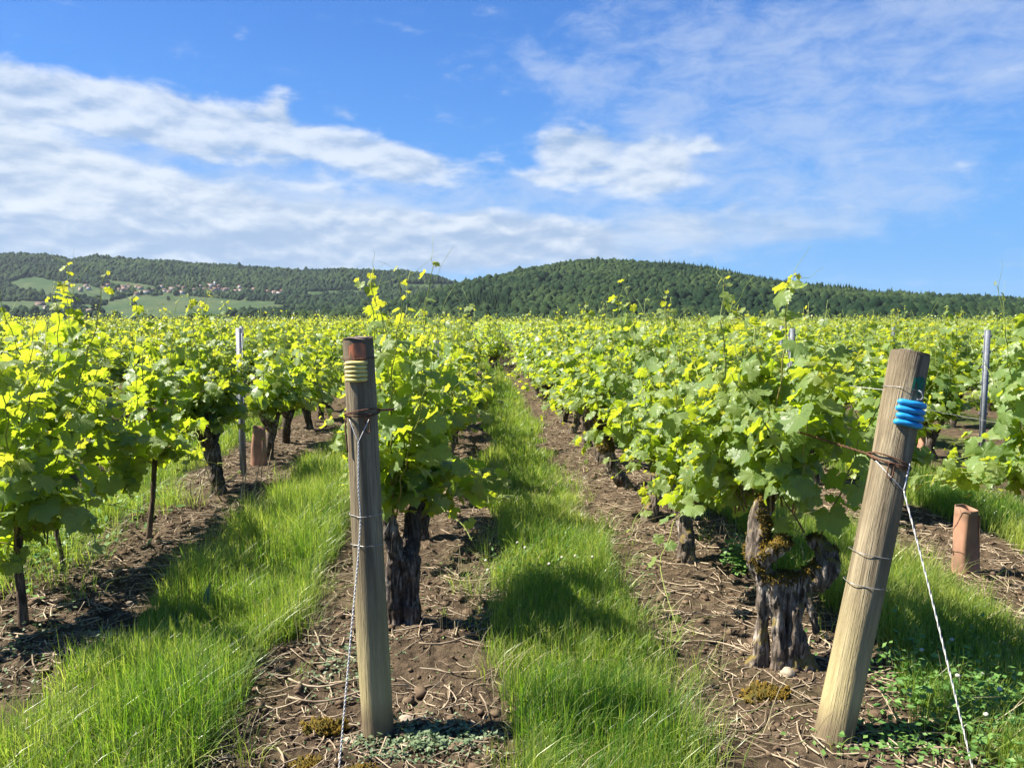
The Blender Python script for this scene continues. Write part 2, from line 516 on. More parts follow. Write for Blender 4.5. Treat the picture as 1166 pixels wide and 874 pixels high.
def soil_mat():
    m, nt = new_mat('vineyard soil')
    o = coords(nt)
    a = noise(nt, o, 2.2, 5, 0.6, 0.3); b = noise(nt, o, 17, 6, 0.65); c = noise(nt, o, 90, 5, 0.7); e = noise(nt, scaled(nt, o, (1, 1, 1), (4, 9, 1)), 1.1, 4)
    col = mix(nt, b.ss(0.32, 0.66), (0.040, 0.029, 0.018), (0.125, 0.090, 0.057))
    col = mix(nt, (a * 0.7 + c * 0.35).ss(0.56, 0.74) * 0.8, col, (0.29, 0.225, 0.140))
    col = mix(nt, (e * 0.8 + b * 0.25).ss(0.60, 0.72) * 0.35, col, (0.095, 0.085, 0.03))
    sw = X(nt, attr(nt, 'sward').outputs['Fac'])
    col = mix(nt, sw * 0.8, col, mix(nt, b.ss(0.3, 0.7), (0.045, 0.062, 0.016), (0.085, 0.11, 0.03)))
    finish(nt, pbsdf(nt, col, 0.95, 0.12, bump(nt, b * 0.8 + c * 0.7, 1.0, 0.030))); return m


SOIL = soil_mat()


def land_mat():
    m, nt = new_mat('distant meadow')
    o = coords(nt)
    a = noise(nt, o, 0.012, 5, 0.6); b = noise(nt, scaled(nt, o, (1, 0.3, 1)), 0.05, 4); v = noise(nt, o, 0.004, 2)
    col = mix(nt, a.ss(0.35, 0.65), (0.026, 0.054, 0.016), (0.052, 0.072, 0.024))
    col = mix(nt, b.ss(0.5, 0.75) * 0.5, col, (0.08, 0.12, 0.04))
    finish(nt, pbsdf(nt, col, 0.9, 0.1)); return m


LAND = land_mat()


def forest_mat():
    m, nt = new_mat('forest canopy')
    o = coords(nt)
    t = X(nt, attr(nt, 'tint').outputs['Fac'])
    n = noise(nt, o, 0.9, 3, 0.6)
    col = mix(nt, t, (0.010, 0.028, 0.010), (0.055, 0.088, 0.026))
    col = mix(nt, n.ss(0.3, 0.7) * 0.5, col, (0.008, 0.020, 0.009))
    finish(nt, pbsdf(nt, col, 0.9, 0.08, bump(nt, noise(nt, o, 0.55, 4, 0.7), 1.0, 2.2))); return m


FOREST = forest_mat()

# ------------------------------------------------------------------ rows of the field
ROWX = {'L1': -0.44, 'R1': 1.40}
STRIPS = [(-1.82, -1.0), (0.08, 0.88), (1.85, 2.78)]


def sward_mask(x, y):
    """1 on the grassed middles, 0 under the rows; ragged edges"""
    e = n2(x, y, 2.6, 3.1, 3) * 0.12 + n2(x, y, 0.5, 8.1, 2) * 0.07
    r = np.zeros(np.shape(x))
    cs = [(-1.41, .43), (.48, .40), (2.31, .46)] + [(2.31 + 1.92 * k, .45) for k in range(1, 14)] + [(-1.41 - 1.95 * k, .40) for k in range(1, 14)]
    for c, h in cs:
        r = np.maximum(r, np.clip((h - np.abs(x - c) + e) / 0.10, 0, 1))
    return r


def roll(x, y):
    """gentle shape of the field, falling away at its far end"""
    z = 0.015 * np.sin(np.asarray(x) * 0.7 + 1) * 0
    s = np.clip((np.asarray(y, float) - 95) / 260, 0, 1)
    return z - 9.0 * s * s * (3 - 2 * s)


def ground_z(x, y, fine=True):
    x = np.asarray(x, float); y = np.asarray(y, float)
    z = roll(x, y)
    sw = sward_mask(x, y)
    z = z + 0.012 * sw + 0.02 * n2(x, y, 1.3, 1.0, 2) * (1 - 0.5 * sw)
    if fine:
        soil = 1 - 0.75 * sw
        c1 = n2(x, y, 7.0, 2.0, 3); c2 = n2(x, y, 22.0, 5.0, 2)
        crumb = np.clip(n2(x, y, 1.1, 9.0, 2) * 0.9 + 0.55, 0.15, 1.1)
        z = z + soil * crumb * (0.024 * (0.45 - np.abs(c1)) + 0.022 * c2)
    return z


def axis(lo, hi, c0, c1, d0, g=1.12):
    a = list(np.arange(c0, c1, d0)); d = d0
    while a[-1] < hi: d *= g; a.append(a[-1] + d)
    d = d0; b = [a[0]]
    while b[-1] > lo: d *= g; b.append(b[-1] - d)
    return np.array(b[:0:-1] + a)


xs = axis(-140, 140, -3.2, 3.6, 0.018, 1.035)
ys = axis(-12, 170, 2.2, 6.5, 0.018, 1.030)
gx, gy = np.meshgrid(xs, ys)
gz = ground_z(gx, gy)
fade = np.clip((30 - np.hypot(gx, gy)) / 20, 0, 1)
V = np.stack([gx, gy, gz], -1).reshape(-1, 3)
i = np.arange(len(ys) - 1)[:, None] * len(xs); j = np.arange(len(xs) - 1)[None]
F = np.stack([i + j, i + j + 1, i + len(xs) + j + 1, i + len(xs) + j], -1).reshape(-1, 4)
g = obj('ground', mesh_np('ground', V, F, SOIL, True, {'sward': sward_mask(gx, gy).ravel()}))
tag(g, 'bare brown vineyard soil under the vine rows', kind='structure')


def gpt(x, y):
    return float(ground_z(np.array([x]), np.array([y]))[0])


# ------------------------------------------------------------------ far land
def sil(pts, Y):
    """crest line (x, z) of a ridge standing Y metres away, read off the photograph's skyline"""
    q = [sight(*p) for p in pts]
    return np.array([d.x / d.y * Y for d in q]), np.array([EYE + d.z / d.y * Y for d in q])


CR, CL = 1500.0, 2700.0
rx, rz_ = sil([(-400, 380), (330, 376), (400, 362), (450, 348), (500, 334), (540, 323), (600, 309), (660, 301), (715, 299), (770, 304), (820, 314), (880, 325), (960, 335),
              (1050, 340), (1130, 346), (1166, 346), (1250, 338), (1500, 330), (2000, 345)], CR)
lx, lz = sil([(-900, 300), (-300, 288), (-100, 287), (0, 291), (50, 293), (75, 299), (100, 296), (200, 299), (260, 305), (300, 308), (400, 311), (460, 309), (500, 317), (530, 327), (620, 340), (900, 360)], CL)


def sstep(a, b, v):
    t = np.clip((v - a) / (b - a), 0, 1); return t * t * (3 - 2 * t)


def land_z(x, y):
    x = np.asarray(x, float); y = np.asarray(y, float)
    base = roll(x, y) - 0.6 - 1.0 * sstep(150, 500, y)
    Hr = np.interp(x, rx, rz_)
    pr = np.interp(y, [560, 800, 1100, 1350, 1500, 1800, 2600], [0, .16, .52, .88, 1.0, .8, .2])
    zr = base + (Hr - base) * pr
    Hl = np.interp(x, lx, lz)
    pl = np.interp(y, [800, 1200, 1700, 2050, 2200, 2500, 2700, 3300, 5000], [0, .065, .19, .385, .50, .86, 1.0, 1.0, .3])
    zl = base + (Hl - base) * pl
    z = np.maximum(zr, zl)
    amp = sstep(500, 1000, y)
    return z + amp * (n2(x, y, 1 / 160.0, 4.0, 3) * 4.0)


tx = np.concatenate([-np.geomspace(6000, 60, 110), np.arange(-40, 41, 20), np.geomspace(60, 6000, 110)])
ty = np.concatenate([np.arange(-300, 150, 60), np.arange(150, 600, 30), np.arange(600, 3000, 22), np.geomspace(3000, 6500, 25)])
gx, gy = np.meshgrid(tx, ty)
V = np.stack([gx, gy, land_z(gx, gy)], -1).reshape(-1, 3)
i = np.arange(len(ty) - 1)[:, None] * len(tx); j = np.arange(len(tx) - 1)[None]
F = np.stack([i + j, i + j + 1, i + len(tx) + j + 1, i + len(tx) + j], -1).reshape(-1, 4)
hl = obj('hills', mesh_np('hills', V, F, LAND))
tag(hl, 'meadow covered hills beyond the vineyard', kind='structure')


def to_photo(P):
    """where world points fall in the photograph (pixels)"""
    P = np.asarray(P, float) - np.array([0, 0, EYE])
    c, s = math.cos(YAW), math.sin(YAW)
    x = P[..., 0] * c - P[..., 1] * s; y = P[..., 0] * s + P[..., 1] * c; z = P[..., 2]
    c, s = math.cos(PITCH), math.sin(PITCH)
    d = y * c - z * s; u = y * s + z * c
    return 583 + FOC * x / d, 437 - FOC * u / d


def inside(px, py, poly):
    poly = np.asarray(poly, float); r = np.zeros(px.shape, bool)
    for (x0, y0), (x1, y1) in zip(poly, np.roll(poly, -1, 0)):
        c = ((y0 > py) != (y1 > py)) & (px < (x1 - x0) * (py - y0) / (y1 - y0 + 1e-12) + x0)
        r ^= c
    return r


CLEARINGS = [
    [(122, 344), (150, 337), (215, 337), (262, 341), (330, 348), (300, 353), (240, 360), (165, 363), (115, 360)],
    [(10, 321), (36, 315), (70, 321), (100, 324), (128, 334), (126, 342), (70, 336), (20, 328)],
    [(118, 318), (178, 326), (176, 330), (140, 329)],
    [(-80, 344), (60, 347), (75, 353), (-80, 354)],
    [(262, 326), (290, 329), (292, 331), (268, 330)],
    [(345, 333), (420, 330), (424, 333), (350, 336)],
    [(444, 323), (520, 324), (506, 328), (446, 328)],
    [(150, 362), (260, 358), (200, 368), (120, 368)],
]
HOUSES = []
hr = np.random.default_rng(21)
for px, py in zip(hr.uniform(98, 322, 46), hr.normal(0, 2.2, 46)):
    HOUSES.append((px, 328.5 + (px - 98) * 0.018 + py))
HOUSES += [(165, 335), (156, 336), (240, 327), (46, 347), (52, 351), (92, 330), (103, 356), (76, 326), (207, 334)]
HARR = np.array(HOUSES)


def land_hit(px, py, y0=900, y1=2700):
    """the point of the far land seen at a place of the photograph"""
    d = sight(px, py); best = None
    for y in np.arange(y0, y1, 8.0):
        x = d.x / d.y * y; z = EYE + d.z / d.y * y
        if z <= float(land_z(x, y)): return x, y, float(land_z(x, y))
    return None


# crowns of the woods: lumpy domes
def ico(sub):
    import bmesh
    bm = bmesh.new(); bmesh.ops.create_icosphere(bm, subdivisions=sub, radius=1.0)
    V = np.array([v.co[:] for v in bm.verts]); F = np.array([[v.index for v in f.verts] for f in bm.faces]); bm.free()
    return V, F


def dome(sub, seed):
    V, F = ico(sub)
    keep = V[F].mean(1)[:, 2] > -0.45
    F = F[keep]; u, inv = np.unique(F, return_inverse=True); V = V[u]; F = inv.reshape(F.shape)
    V = V * (1 + 0.28 * vnoise(V * 1.9 + seed * 7.7) + 0.16 * vnoise(V * 4.1 + seed))[:, None]
    return V, F


def cone_tree(seed):
    n = 7; V = [(0, 0, 1.6)]; F = []
    for k, (r, z) in enumerate([(.28, .9), (.55, .1), (.62, -.7)]):
        for a in range(n):
            th = a * 2 * math.pi / n; q = r * (0.8 + 0.4 * ((a * 7 + k * 3 + seed * 5) % 5) / 5)
            V.append((q * math.cos(th), q * math.sin(th), z))
    for a in range(n):
        b = (a + 1) % n
        F.append((0, 1 + a, 1 + b))
        for k in (0, 1):
            F += [(1 + k * n + a, 1 + (k + 1) * n + a, 1 + (k + 1) * n + b), (1 + k * n + a, 1 + (k + 1) * n + b, 1 + k * n + b)]
    return np.array(V), np.array(F)


DOMES2 = [dome(2, k) for k in range(5)]
DOMES3 = [dome(3, k) for k in range(4)]
CONES = [cone_tree(k) for k in range(3)]


def scatter_crowns(P, rad, hgt, tint, shapes, seed=0):
    """one mesh from many crowns; P crown bases (n,3)"""
    r = np.random.default_rng(seed); mb = MB()
    pick = r.integers(0, len(shapes), len(P)); ang = r.uniform(0, 6.283, len(P))
    for k, (V, F) in enumerate(shapes):
        m = np.where(pick == k)[0]
        if not len(m): continue
        c, s = np.cos(ang[m])[:, None], np.sin(ang[m])[:, None]
        X_ = (V[None, :, 0] * c - V[None, :, 1] * s) * rad[m, None] + P[m, 0, None]
        Y_ = (V[None, :, 0] * s + V[None, :, 1] * c) * rad[m, None] + P[m, 1, None]
        Z_ = (V[None, :, 2] + 0.35) * hgt[m, None] + P[m, 2, None]
        W = np.stack([X_, Y_, Z_], -1).reshape(-1, 3)
        FF = (F[None] + (np.arange(len(m)) * len(V))[:, None, None]).reshape(-1, 3)
        mb.add(W, FF, tint=np.repeat(tint[m], len(V)))
    return mb


def jitter_grid(x0, x1, y0, y1, d, seed):
    r = np.random.default_rng(seed)
    X_, Y_ = np.meshgrid(np.arange(x0, x1, d), np.arange(y0, y1, d))
    X_ = X_ + r.uniform(-.45, .45, X_.shape) * d; Y_ = Y_ + r.uniform(-.45, .45, X_.shape) * d
    return X_.ravel(), Y_.ravel()


def forest(name, label, x, y, r0, r1, seed, keep_extra=None, tint_bias=0.0):
    r = np.random.default_rng(seed)
    z = land_z(x, y); px, py = to_photo(np.stack([x, y, z + 4], -1))
    ok = (px > -300) & (px < 1450) & (py < 392)
    for poly in CLEARINGS:
        ok &= ~(inside(px, py, poly) | inside(px, py + 2, poly))
    dmin = np.full(len(px), 99.0)
    for hx, hy in HARR: dmin = np.minimum(dmin, np.abs(px - hx) / 1.4 + np.maximum(py - hy, (hy - py) * 0.6))
    ok &= ~((dmin < 3.2) & (y > 1500))
    if keep_extra is not None: ok &= keep_extra(x, y, px, py, r)
    x, y, z, px, py = x[ok], y[ok], z[ok], px[ok], py[ok]
    rad = (r0 + (r1 - r0) * r.random(len(x)) ** 1.6 * 1.15) * (1 + 0.25 * n2(x, y, 1 / 60., 3, 2)); hgt = rad * r.uniform(0.75, 1.7, len(x))
    tint = np.clip(0.40 + tint_bias + 0.48 * n2(x, y, 1 / 110., 6, 3) + r.normal(0, 0.24, len(x)), 0, 1)
    con = (px > 745) & (y > 1330) & (r.random(len(x)) < 0.75) | (px > 535) & (px < 585) & (py > 338) & (py < 351) & (y < 1200)
    tint = np.where(con, tint * 0.35, tint)
    a = scatter_crowns(np.stack([x, y, z], -1)[~con], rad[~con], hgt[~con], tint[~con], DOMES2, seed)
    if con.any():
        b = scatter_crowns(np.stack([x, y, z + rad * 0.3], -1)[con], rad[con] * 0.8, hgt[con] * 0.95, tint[con], CONES, seed)
        for v, key in ((b, 0),):
            off = a.n
            for m_, fs in v.F.items(): a.F.setdefault(m_, []).extend([f + off for f in fs])
            a.V += v.V; a.A['tint'] += v.A['tint']; a.n += v.n
    o = obj(name, a.mesh(name, FOREST))
    return tag(o, label, kind='stuff')


x, y = jitter_grid(-1300, 1300, 980, 1640, 6.0, 1)
forest('forest', 'dense broadleaf and conifer forest over the rounded hill', x, y, 2.5, 4.6, 1, lambda x, y, px, py, r: (np.interp(x, rx, rz_) > 3) & (px > 330))
x, y = jitter_grid(-1000, 1000, 560, 985, 8.0, 2)
forest('wood', 'dark belt of trees in the dip just beyond the vines', x, y, 3.6, 6.2, 2, lambda x, y, px, py, r: (px > 150) | (y < 720) & (n2(x, y, 1 / 70., 5, 2) > 0.05), -0.08)
x, y = jitter_grid(-2300, 300, 2120, 2760, 9.0, 3)
forest('forest', 'wooded long ridge above the far village', x, y, 3.8, 7.0, 3, None, -0.05)
x, y = jitter_grid(-1900, 200, 985, 2120, 12.0, 4)
forest('copse', 'hedges and copses around the far village fields', x, y, 4.0, 7.0, 4,
       lambda x, y, px, py, r: (px > 330) & (px < 560) | (n2(x, y, 1 / 90., 12, 2) > 0.10) | (py > 329) & (py < 341) & (r.random(len(x)) < .45), -0.12)


# single trees standing free in the meadows
def leafy_crown(seed, n=240):
    r = np.random.default_rng(seed)
    d = unit(r.normal(size=(n, 3))); lump = 1 + 0.3 * vnoise(d * 2.2 + seed)
    c = d * (r.uniform(0.45, 1.0, n) ** 0.5 * lump)[:, None]
    c[:, 2] = c[:, 2] * 1.15
    q = unit(r.normal(size=(n, 3)) + d); t = unit(np.cross(q, r.normal(size=(n, 3)))); b = np.cross(q, t)
    s = r.uniform(.13, .26, n)[:, None]
    V = np.stack([c - t * s, c + b * s * .7, c + t * s, c - b * s * .7], 1).reshape(-1, 3)
    F = np.arange(n * 4).reshape(-1, 4)
    return V, F, np.repeat(np.clip(r.normal(.35, .2, n), 0, 1), 4)


def far_tree(px, py, h, label):
    hit = land_hit(px, py)
    if hit is None: return
    t = thing('tree', hit, label, 'tree', 'lone trees in the far meadows')
    V, Fs = tube([(0, 0, -0.3), (0.1, 0, h * .3), (0, 0.1, h * .7)], [h * .035, h * .028, h * .01], 6)
    obj('trunk', mesh_np('trunk', V, Fs, BARK_TREE), t)
    V, F, ti = leafy_crown(int(px))
    V = V * np.array([h * .36, h * .36, h * .38]) + np.array([0, 0, h * .6])
    obj('crown', mesh_np('crown', V, F, FOREST, False, {'tint': ti}), t)


far_tree(153, 351, 15, 'round dark tree alone in the far green meadow')
far_tree(212, 351, 6, 'small bush alone in the middle of the far meadow')
far_tree(86, 351, 30, 'tall dark poplar-like tree below the left end of the far village')
far_tree(110, 358, 24, 'broad dark tree beside the lowest far house')
far_tree(192, 343, 12, 'dark tree at the upper edge of the far meadow')
far_tree(135, 339, 16, 'tree between the far village and the meadow below it')

# village
WALLS = [simple('plaster ' + k, c, 0.9, 0.1, 0, 0.12, 0.6) for k, c in (('cream', (.36, .31, .25)), ('ochre', (.29, .23, .17)), ('pink', (.30, .23, .19)), ('grey', (.26, .25, .23)))]
WHITE_WALL = simple('plaster white', (.52, .50, .46), 0.9, 0.1, 0, 0.08, 0.6)
ROOFS = [simple('roof tile ' + k, c, 0.9, 0.1, 0, 0.3, 1.2) for k, c in (('terracotta', (.21, .115, .085)), ('brown', (.15, .10, .08)), ('faded', (.24, .165, .13)))]
DARK = simple('dark window', (0.03, 0.03, 0.035), 0.3, 0.5, 0, 0.2, 5)


def house(px, py, w, d, h, wall, roof, rz, label, group=None, steep=0.5, tower=False):
    hit = land_hit(px, py, 1000)
    if hit is None: return
    t = thing('house' if not tower else 'church', hit, label, 'house' if not tower else 'church', group, rz)
    mb = MB(); a, b = w / 2, d / 2; rh = b * steep * 1.2
    mb.add(*box(-a, a, -b, b, -3, h))
    mb.add([(-a, -b, h), (-a, b, h), (-a, 0, h + rh - .1), (a, -b, h), (a, b, h), (a, 0, h + rh - .1)], np.array([(0, 2, 1), (3, 4, 5)]))
    obj('wall', mb.mesh('wall', wall, False), t)
    e = 0.5; k = rh / b
    V = np.array([(-a - e, -b - e, h - k * e + .05), (a + e, -b - e, h - k * e + .05), (a + e, 0, h + rh + .05), (-a - e, 0, h + rh + .05), (-a - e, b + e, h - k * e + .05), (a + e, b + e, h - k * e + .05)])
    V = np.concatenate([V, V + (0, 0, .3)])
    F = np.array([(6, 7, 8, 9), (9, 8, 11, 10), (0, 3, 2, 1), (3, 4, 5, 2), (0, 1, 7, 6), (4, 10, 11, 5), (0, 6, 9, 3), (3, 9, 10, 4), (1, 2, 8, 7), (2, 5, 11, 8)])
    obj('roof', mesh_np('roof', V, F, roof, False), t)
    for s in np.arange(-a + 1.6, a - 1, 3.2):
        V, F = box(s - .5, s + .5, -b - .06, -b + .1, h * .5, h * .5 + 1.3)
        obj('window', mesh_np('window', V, F, DARK, False), t)
    if tower:
        V, F = box(a - .5, a + 4.5, -2.5, 2.5, -3, h + 9); obj('tower', mesh_np('tower', V, F, wall, False), t)
        V = np.array([(a - .9, -2.9, h + 9), (a + 4.9, -2.9, h + 9), (a + 4.9, 2.9, h + 9), (a - .9, 2.9, h + 9), (a + 2, 0, h + 14)])
        obj('spire', mesh_np('spire', V, [np.array([(0, 1, 4), (1, 2, 4), (2, 3, 4), (3, 0, 4)]), np.array([(3, 2, 1, 0)])], ROOFS[1], False), t)


for k, (px, py) in enumerate(HOUSES[:46]):
    house(px, py, hr.uniform(8, 14), hr.uniform(6.5, 9), hr.uniform(4, 6.5), WALLS[k % 4] if k % 5 else WHITE_WALL, ROOFS[k % 3], hr.normal(0, .5),
          'small tile-roofed house packed among others in the far village', 'houses packed in the far village')
house(165, 335, 26, 9, 7, WHITE_WALL, ROOFS[2], 0.05, 'long bright white house at the village edge above the meadow')
house(156, 336.5, 12, 8, 6, WALLS[0], ROOFS[0], -.3, 'cream house just left of the long white one above the meadow')
house(240, 327, 18, 10, 8, WHITE_WALL, ROOFS[1], 0.2, 'pale village church with tower showing above the roofs', tower=True)
house(46, 348, 20, 9, 5, WALLS[2], ROOFS[1], 0.1, 'low brown-roofed farm in dark trees at the far left', None)
house(53, 352, 11, 8, 5, WHITE_WALL, ROOFS[2], -.2, 'pale house just below the low brown-roofed farm')
house(92, 332, 9, 8, 9, WALLS[0], ROOFS[2], 0, 'tall narrow pale house left of the far village')
house(103, 357, 12, 8, 6, WHITE_WALL, ROOFS[2], 0.3, 'lowest pale house, standing below the far meadow trees')
house(76, 327, 16, 8, 5, WALLS[2], ROOFS[0], 0.2, 'pinkish house alone on the upper slope left of the village')
house(207, 335, 13, 8, 7, WHITE_WALL, ROOFS[0], -.1, 'white gabled house in the middle of the village front')


# ------------------------------------------------------------------ grape leaf templates
def r_outline(th):
    """radius of a vine leaf, th degrees from the tip"""
    a = np.abs(th)
    k = np.array([0, 10, 30, 52, 66, 86, 106, 122, 140, 156, 170, 180])
    v = np.array([1.0, .93, .74, .93, .86, .66, .76, .72, .60, .52, .34, .12])
    return np.interp(a, k, v)


def leaf_shape(P, v):
    """bend flat leaf points (n,2) into shape variant v"""
    x, y = P[:, 0], P[:, 1]; r2 = x * x + y * y
    cup, fold, wav = [(-.24, .10, .10), (-.34, .02, .13), (.12, .16, .10), (-.16, -.10, .15), (-.44, .14, .09)][v % 5]
    z = cup * r2 + fold * np.abs(x) + wav * np.sin(3.1 * np.arctan2(x, y) * (1.5 + .3 * v) + v) * r2 + 0.05 * np.sin(9 * x + v) * np.sin(8 * y)
    return np.stack([x, y, z], -1)


def leaf_hi(v):
    n = 52; r = np.random.default_rng(v)
    th = np.linspace(-172, 172, n); rr = r_outline(th) * (1 + np.where(np.arange(n) % 2, .055, -.05)) * (1 + r.normal(0, .025, n))
    out = np.stack([rr * np.sin(np.radians(th)), rr * np.cos(np.radians(th))], -1)
    m = n // 2
    mid = out[0::2] * 0.55
    P = np.concatenate([[(0, 0)], mid, out]); F = []
    for i in range(m):
        if i < m - 1: F.append((0, 1 + i + 1, 1 + i))
        o = 1 + m + 2 * i
        if i < m - 1:
            F += [(1 + i, o + 1, o), (1 + i, 1 + i + 1, o + 1), (1 + i + 1, o + 2, o + 1)]
        else: F += [(1 + i, o + 1, o)]
    return leaf_shape(P, v), np.array(F)[:, ::-1], np.concatenate([P, np.zeros((len(P), 1))], -1)


def leaf_mid(v):
    th = np.array([-172, -140, -106, -86, -52, -30, 0, 30, 52, 86, 106, 140, 172.]); rr = r_outline(th)
    out = np.stack([rr * np.sin(np.radians(th)), rr * np.cos(np.radians(th))], -1)
    P = np.concatenate([[(0, 0.1)], out]); n = len(th)
    F = np.array([(0, 2 + i, 1 + i) for i in range(n - 1)])[:, ::-1]
    return leaf_shape(P, v), F, np.zeros((len(P), 3))


def leaf_low(v):
    P = np.array([(0, -.35), (.78, .05), (.42, .7), (0, 1.0), (-.42, .7), (-.78, .05)], float)
    F = np.array([(0, 1, 2), (0, 2, 3), (0, 3, 4), (0, 4, 5)])
    return leaf_shape(P, v), F, np.zeros((len(P), 3))


TPL = {0: [leaf_hi(v) for v in range(5)], 1: [leaf_mid(v) for v in range(5)], 2: [leaf_low(v) for v in range(3)]}


def leaves_mesh(mb, L, lod, r):
    """L dict of arrays pos, nrm, tip, size, tint, shade"""
    pos = L['pos']; n = unit(L['nrm']); t = L['tip'] - n * (L['tip'] * n).sum(-1, keepdims=True); t = unit(t); xx = np.cross(t, n)
    pick = r.integers(0, len(TPL[lod]), len(pos))
    for k, (V, F, UV) in enumerate(TPL[lod]):
        m = np.where(pick == k)[0]
        if not len(m): continue
        s = L['size'][m][:, None, None]
        W = (V[None, :, 0, None] * xx[m][:, None] + V[None, :, 1, None] * t[m][:, None] + V[None, :, 2, None] * n[m][:, None]) * s + pos[m][:, None]
        FF = (F[None] + (np.arange(len(m)) * len(V))[:, None, None]).reshape(-1, 3)
        at = dict(tint=np.repeat(L['tint'][m], len(V)), shade=np.repeat(L['shade'][m], len(V)))
        if lod == 0: at['luv'] = np.tile(UV, (len(m), 1))
        mb.add(W.reshape(-1, 3), FF, **at)
    return mb


def cat(Ls):
    return {k: np.concatenate([l[k] for l in Ls]) for k in Ls[0]}


def mk_leaves(path, u, r, size0, young, xc=0.0):
    """leaves along a shoot at parameters u of its path"""
    n = len(u); idx = np.clip(u * (len(path) - 1), 0, len(path) - 1.001); i = idx.astype(int); f = (idx - i)[:, None]
    p = path[i] * (1 - f) + path[i + 1] * f
    d = unit(path[np.minimum(i + 1, len(path) - 1)] - path[i])
    side = np.where(np.arange(n) % 2, 1.0, -1.0) * 1.0
    a = r.uniform(0, 6.283) + np.arange(n) * math.pi + r.normal(0, .6, n)
    h = np.stack([np.cos(a), np.sin(a), np.zeros(n)], -1)
    out = np.stack([np.sign(p[:, 0] - xc + 1e-4) * np.clip(np.abs(p[:, 0] - xc) * 3, 0.15, 1), np.zeros(n), np.zeros(n)], -1)
    h = unit(h + 0.55 * out)
    siz = size0 * np.interp(u, [0, .12, .45, .75, .9, 1.0], [.85, 1.0, 1.05, .72, .42, .2]) * r.uniform(.58, 1.28, n)
    pet = siz * r.uniform(.7, 1.15, n)
    base = p + h * pet[:, None] * .85 + np.array([0, 0, 1]) * pet[:, None] * .35
    nrm = h * r.uniform(.35, 1.0, (n, 1)) + np.array([0, 0, 1]) * r.uniform(.35, 1.0, (n, 1)) + r.normal(0, .32, (n, 3)) + np.array([-.22, 0, .1])
    tip = h * 0.7 + np.array([0, 0, -1]) * r.uniform(.35, 1.2, (n, 1)) + r.normal(0, .3, (n, 3))
    tint = np.clip(young + np.interp(u, [0, .5, .8, 1], [.0, .16, .50, .95]) + r.normal(0, .08, n), 0, 1)
    shade = np.clip(r.normal(1.0, .13, n), .7, 1.35)
    return dict(pos=base, nrm=nrm, tip=tip, size=siz, tint=tint, shade=shade), p


def gen_shoot(r, head, length, lean, droop, n=14):
    """a young shoot: from head, rising and leaning"""
    s = np.linspace(0, 1, n)[:, None]
    dirv = np.array([lean[0], lean[1], 1.0])
    p = head + dirv * s * length / math.hypot(1, math.hypot(*lean)) * 1.0
    p = p + np.array([lean[0], lean[1], -1.2]) * droop * length * s ** 2.2
    w = np.cumsum(r.normal(0, .010, (n, 3)), 0); w[:, 2] *= .4
    zig = np.zeros((n, 3)); zig[:, 0] = .006 * np.where(np.arange(n) % 2, 1, -1)
    return p + (w + zig) * np.minimum(1, s * 3)


def gen_vine(seed, heads, nsh, size=.075, lod=1, young=.0, width=.36, top=1.45, tall=1, low=.35, length=(.68, 1.08), spread=.55, dens=1.0):
    """returns list of shoots (path, radii, leaf dict, petiole tubes) in the vine's own frame"""
    r = np.random.default_rng(seed); out = []
    step = .066 / dens
    for k in range(nsh):
        h = np.array(heads[k % len(heads)], float) + r.normal(0, .025, 3)
        ty_ = r.uniform(-spread, spread) * 1.15; tx_ = r.normal(0, width * .55)
        kind = 'tall' if k < tall else ('droop' if r.random() < low else 'up')
        if kind == 'tall':
            L = (r.uniform(.86, 1.22) if lod else r.uniform(.92, 1.36)) * (top / 1.45) * 1.05; lean = (r.normal(0, .16), r.normal(0, .30)); dr = 0.0
        elif kind == 'up':
            L = r.uniform(*length); lean = (tx_ / .55, ty_ / .6); dr = r.uniform(0, .12)
        else:
            L = r.uniform(.45, .8); lean = (np.sign(tx_ + 1e-6) * r.uniform(.45, 1.0), ty_ / .5); dr = r.uniform(.4, .85)
        path = gen_shoot(r, h, L, lean, dr)
        path[:, 0] = np.clip(path[:, 0], -width * 1.5, width * 1.5)
        over = np.maximum(0, path[:, 2] - top - ((r.uniform(.12, .42) if lod else r.uniform(.18, .56)) if kind == 'tall' else r.uniform(-.06, .14)))
        path[:, 2] -= over * .75
        n = max(5, int(L / step)); u = np.linspace(.10, 1.0, n) + r.normal(0, .012, n); u = np.clip(u, .05, 1)
        if kind == 'tall':
            keep = (u < .62) | (r.random(n) < .75); u = u[keep]
        Ld, nodes = mk_leaves(path, u, r, size * r.uniform(.9, 1.1), young)
        extra = []
        # side shoots thicken the wall of leaves
        for _ in range(int((8 if kind != 'tall' else 3) * dens)):
            uu = r.uniform(.12, .75); i = int(uu * 13); b = path[i]
            dirv = unit(np.array([r.normal(0, 1), r.normal(0, .8), r.normal(.1, .6)])) * r.uniform(.08, .2)
            pp = b + dirv * np.linspace(0, 1, 4)[:, None]
            e, _n = mk_leaves(pp, np.array([.5, .95]), r, size * .78, young + .10 + .25 * uu); extra.append(e)
        rad = np.interp(np.linspace(0, 1, len(path)), [0, 1], [.0048, .0016])
        out.append((path, rad, cat([Ld] + extra), nodes, Ld['pos'], kind))
    return out


